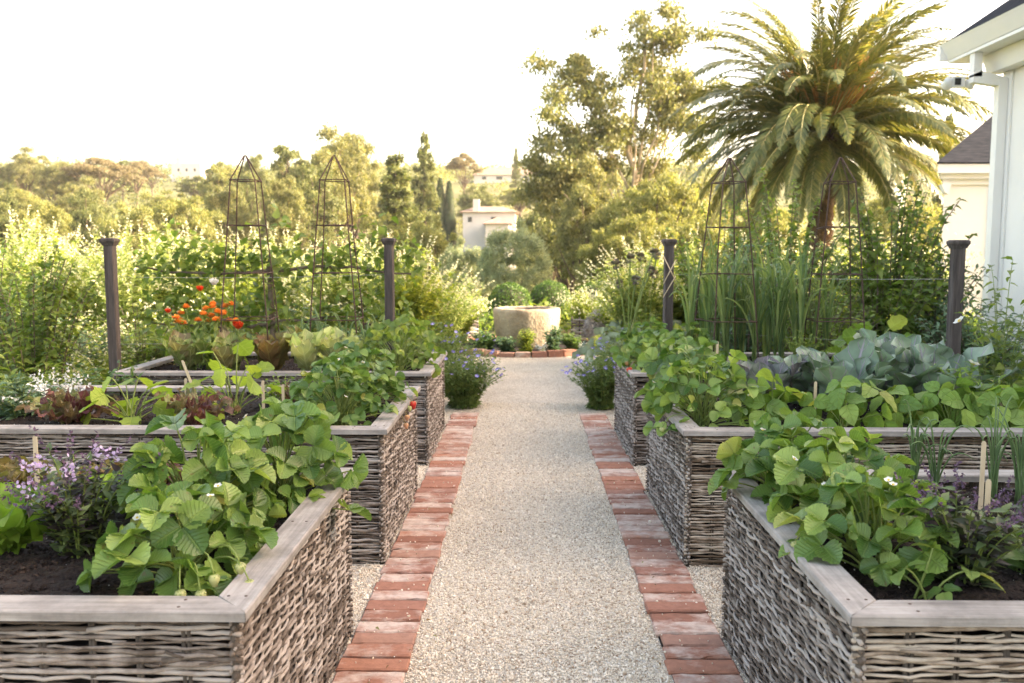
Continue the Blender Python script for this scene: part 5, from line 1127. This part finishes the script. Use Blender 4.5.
# ------------------------------------------------------------------ houses
def near_house():
    root = thing('white_house', 'white stucco house with a downpipe at the right edge of the photo', 'house', (5.24, 2, 0))
    ex, ey = 4.79 - 5.24, 8.0     # local: eave line x, far end y (world 10)
    wy = 7.75; ez = 3.62
    wall = MB(); add_box(wall, (0, -9, -.1), (9, wy, ez - .02)); wall.build('wall', M['whitepl'], root, smooth=False)
    cb = MB(); add_box(cb, (-.022, wy - .16, 0), (-.002, wy + .02, ez - .3)); add_box(cb, (-.02, wy + .002, 0), (.16, wy + .022, ez - .3)); cb.build('corner_board', M['trim'], root, smooth=False)
    so = MB(); add_box(so, (ex + .03, -9.5, ez - .17), (.0, wy + .45, ez - .14)); add_box(so, (.0, wy, ez - .17), (9.2, wy + .45, ez - .14)); so.build('soffit', M['trim'], root, smooth=False)
    fr = MB(); add_prism(fr, [(-.16, ez - .36), (-.003, ez - .36), (-.003, ez - .175), (-.22, ez - .175)], 'y', -9.4, wy + .1); fr.build('frieze_moulding', M['trim'], root, smooth=False)
    gu = MB(); add_prism(gu, [(ex + .06, ez - .14), (ex + .03, ez - .13), (ex - .01, ez - .06), (ex - .055, ez + .02), (ex - .065, ez + .035), (ex + .0, ez + .035), (ex + .06, ez + .0)], 'y', -9.5, wy + .5); gu.build('gutter', M['trim'], root, smooth=False)
    gb = MB(); add_prism(gb, [(wy + .50, ez - .14), (wy + .52, ez - .06), (wy + .56, ez + .035), (wy + .46, ez + .035), (wy + .45, ez - .14)], 'x', ex - .06, 9.3); gb.build('fascia', M['trim'], root, smooth=False)
    rf = MB(); rx, rz, y0, y1 = 4.6, ez + 3.9, -9.5, wy + .5
    V = [(ex - .02, y0, ez + .05), (ex - .02, y1, ez + .05), (rx, y1 - 4.6, rz), (rx, y0 + 4, rz), (9.8, y1, ez + .05), (9.8, y0, ez + .05)]
    rf.add(V, [(0, 3, 2, 1), (3, 5, 4, 2)]); rf.F3.append(np.array([(1, 2, 4), (0, 5, 3)])); rf.M3.append(np.zeros(2, int)); rf.build('roof', M['shingle'], root, smooth=False)
    dp = MB(); add_box(dp, (-.40, wy - .1, ez - .42), (-.31, wy, ez - .14)); add_prism(dp, [(-.40, ez - .40), (-.31, ez - .36), (-.02, ez - .44), (-.02, ez - .53), (-.40, ez - .48)], 'y', wy - .1, wy)
    add_box(dp, (-.125, wy - .105, .1), (-.027, wy - .0, ez - .45)); dp.build('downpipe', M['trim'], root, smooth=False)
    dl = MB(); add_lathe(dl, [(.001, ez - .21), (.08, ez - .205), (.1, ez - .172)], 20, c=(-.36, wy - 1.6, 0)); dl.build('soffit_lamp', M['plastic'], root)
    # floodlight with sensor
    fl = thing('security_floodlight', 'white twin floodlight with a dark sensor lens under the eave', 'floodlight', (5.24 - .52, 9.85, ez - .44), s=1.15)
    mb = MB(); add_box(mb, (-.02, -.03, -.05), (.1, .05, .04)); mb.build('housing', M['plastic'], fl, smooth=False)
    mb = MB(); add_box(mb, (0.0, -.042, -.035), (.055, -.032, .03)); mb.build('lens', M['black'], fl, smooth=False)
    for (px_, dd) in ((-.06, -1), (.17, 1)):
        mb = MB(); add_lathe(mb, [(.001, .03), (.03, .028), (.035, 0), (.058, -.05), (.055, -.055), (.001, -.05)], 16, c=(0, 0, 0)); o = mb.build('lamp_head', M['plastic'], fl); o.location = (px_, -.02, 0); o.rotation_euler = (.9, dd * .5, 0)
near_house()
def house_wing():
    Y = 14.7; x0 = X_(942, Y, 230); ez = Z_(164, Y, 942); k = .55
    root = thing('house_wing', 'lower white wing of the house with a dark shingle roof behind the corner', 'house', (x0, Y, 0))
    def poly(o, d): return [(-o, -o), (7, -o), (7, d), (d * k - o, d)]
    m = MB(); add_prism(m, poly(0, 3.0), 'z', -.1, ez - .05); m.build('wall', M['whitepl'], root, smooth=False)
    m = MB(); add_prism(m, poly(.05, 3.0), 'z', ez - .34, ez - .25); add_prism(m, poly(.13, 3.1), 'z', ez - .248, ez - .17); add_prism(m, poly(.22, 3.2), 'z', ez - .168, ez - .02); m.build('cornice', M['trim'], root, smooth=False)
    m = MB(); add_prism(m, [(-.1, ez - .342), (.06, ez - .342), (.02, ez - .5), (-.04, ez - .47)], 'y', -.12, -.01); m.build('corbel', M['trim'], root, smooth=False)
    m = MB(); V = [(-.26, -.26, ez), (7.3, -.26, ez), (7.3, 3.3, ez), (3.3 * k - .26, 3.3, ez), (1.9, 1.5, ez + 1.35), (7.3, 1.5, ez + 1.35)]
    m.add(V, [(0, 1, 5, 4), (2, 3, 4, 5), (0, 3, 2, 1)]); m.F3.append(np.array([(3, 0, 4), (1, 2, 5)])); m.M3.append(np.zeros(2, int)); m.build('roof', M['shingle'], root, smooth=False)
    m = MB(); add_box(m, (.75, -.02, 0), (.85, -.002, ez - .36)); m.build('pilaster', M['trim'], root, smooth=False)
house_wing()
def far_house(label, px, Y, yb, yt, wpx, depth, roofh, hip=True, chimney=None, windows=(), mat='farwall', wings=()):
    x = X_(px, Y, yb); z0 = float(terr(x, Y)) - 2; zt = Z_(yt, Y, px); zb = Z_(yb, Y, px); w = wpx * Y / F; root = thing('hillside_house', label, 'house', (x, Y, min(z0, zb - 1))); oz = min(z0, zb - 1)
    m = MB(); add_box(m, (0, 0, -1), (w, depth, zt - oz)); m.build('wall', M[mat], root, smooth=False)
    if roofh > 0:
        r = MB(); e = .5; h = zt - oz; V = [(-e, -e, h), (w + e, -e, h), (w + e, depth + e, h), (-e, depth + e, h), (w * .25, depth / 2, h + roofh), (w * .75, depth / 2, h + roofh)]
        r.add(V, [(0, 1, 5, 4), (2, 3, 4, 5), (0, 3, 2, 1)]); r.F3.append(np.array([(3, 0, 4), (1, 2, 5)])); r.M3.append(np.zeros(2, int)); r.build('roof', M['tile'], root, smooth=False)
    for (a, b, c, d) in windows:
        q = MB(); xa, xb = a * Y / F, b * Y / F; za, zb_ = Z_(c, Y) - oz, Z_(d, Y) - oz; add_box(q, (xa, -.05, za), (xb, .1, zb_)); q.build('window', M['glass'], root, smooth=False)
    if chimney:
        a, b, c = chimney; q = MB(); add_box(q, (a * Y / F, .3, 0), (b * Y / F, 1.6, Z_(c, Y) - oz)); q.build('chimney', M[mat], root, smooth=False)
    for (a, b, yt2, dp) in wings:
        q = MB(); add_box(q, (a * Y / F, -dp, -1), (b * Y / F, -.003, Z_(yt2, Y) - oz)); q.build('side_wall', M[mat], root, smooth=False)
        h = Z_(yt2, Y) - oz; xa, xb = a * Y / F - .4, b * Y / F + .4; V = [(xa, -dp - .5, h), (xb, -dp - .5, h), (xb, 0, h), (xa, 0, h), ((xa + xb) / 2, -dp / 2, h + .9)]
        r = MB(); r.F3.append(np.array([(0, 1, 4), (1, 2, 4), (2, 3, 4), (3, 0, 4)])); r.M3.append(np.zeros(4, int)); r.V.append(np.array(V)); r.U.append(np.zeros((5, 2))); r.n = 5; r.build('lower_roof', M['tile'], root, smooth=False)
    return root
far_house('white hillside house with a tall chimney left of the dark oak', 463, 112, 240, 212, 52, 8, .9, chimney=(10, 16, 199), windows=((5, 9, 222, 217), (28, 34, 222, 217)), wings=((24, 46, 225, 5),))
far_house('long low house on the skyline beside the thin spiky conifer', 474, 225, 180, 175, 64, 9, 2.4, windows=((8, 12, 179.5, 176.5), (22, 28, 179.5, 176.5), (48, 54, 179.5, 176.5)))
far_house('pale square tower house on the left skyline', 172, 250, 180, 163, 29, 10, 0, windows=((6, 8, 171, 168), (14, 16, 171, 168), (22, 24, 171, 168)), wings=(), chimney=(4, 9, 157))

def haze():
    mb = MB(); add_box(mb, (-420, -30, -9), (420, 420, 62)); m, nt, nd, L = newmat('evening_haze')
    v = N(nt, 'ShaderNodeVolumePrincipled'); v.inputs['Color'].default_value = (.95, .92, .86, 1); v.inputs['Density'].default_value = HAZE; v.inputs['Anisotropy'].default_value = .3
    o = N(nt, 'ShaderNodeOutputMaterial'); L.new(v.outputs[0], o.inputs['Volume'])
    tag(mb.build('haze', m, smooth=False), 'thin warm evening haze over the valley', 'haze', kind='stuff')
HAZE = .00028
haze()
# ------------------------------------------------------------------ light, world, camera
SUN_EL, SUN_AZ = 24.0, 2.0        # azimuth from +X, negative = towards the camera side
w = bpy.data.worlds.new('World'); sc.world = w; w.use_nodes = True; nt = w.node_tree; nt.nodes.clear()
sky = nt.nodes.new('ShaderNodeTexSky'); sky.sky_type = 'NISHITA'; sky.sun_disc = False; sky.sun_elevation = R_(SUN_EL)
sky.sun_rotation = R_(90 - SUN_AZ); sky.air_density = 1.0; sky.dust_density = 4.0; sky.ozone_density = .6; sky.altitude = 0
mx = nt.nodes.new('ShaderNodeMixRGB'); mx.blend_type = 'MULTIPLY'; mx.inputs[0].default_value = 1; mx.inputs[2].default_value = (1.23, 1.0, .81, 1)
nt.links.new(sky.outputs[0], mx.inputs[1])
bg = nt.nodes.new('ShaderNodeBackground'); bg.inputs[1].default_value = .15; nt.links.new(mx.outputs[0], bg.inputs[0])
ou = nt.nodes.new('ShaderNodeOutputWorld'); nt.links.new(bg.outputs[0], ou.inputs[0])
sl = bpy.data.lights.new('sun', 'SUN'); sl.energy = 3.0; sl.angle = R_(.6); sl.color = (1, .90, .74)
so = bpy.data.objects.new('sun', sl); COL.objects.link(so)
from mathutils import Vector
sd = Vector((cos(R_(SUN_AZ)) * cos(R_(SUN_EL)), sin(R_(SUN_AZ)) * cos(R_(SUN_EL)), sin(R_(SUN_EL))))
so.rotation_euler = (-sd).to_track_quat('-Z', 'Y').to_euler(); so.location = (20, -5, 20)

cam = bpy.data.cameras.new('camera'); cam.sensor_width = 36; cam.lens = F / 1024 * 36; cam.clip_end = 3000; cam.clip_start = .05
cam.dof.use_dof = True; cam.dof.focus_distance = 3.0; cam.dof.aperture_fstop = 4.8
co = bpy.data.objects.new('camera', cam); COL.objects.link(co); co.location = (0, 0, CAMH); co.rotation_euler = (pi / 2 - PITCH, 0, YAW); sc.camera = co
sc.view_settings.view_transform = 'Standard'; sc.view_settings.look = 'None'; sc.view_settings.gamma = 1; sc.view_settings.exposure = 2.74
sc.cycles.use_denoising = True; sc.cycles.max_bounces = 8; sc.cycles.diffuse_bounces = 4; sc.cycles.transmission_bounces = 4; sc.cycles.glossy_bounces = 2
sc.cycles.sample_clamp_indirect = 6
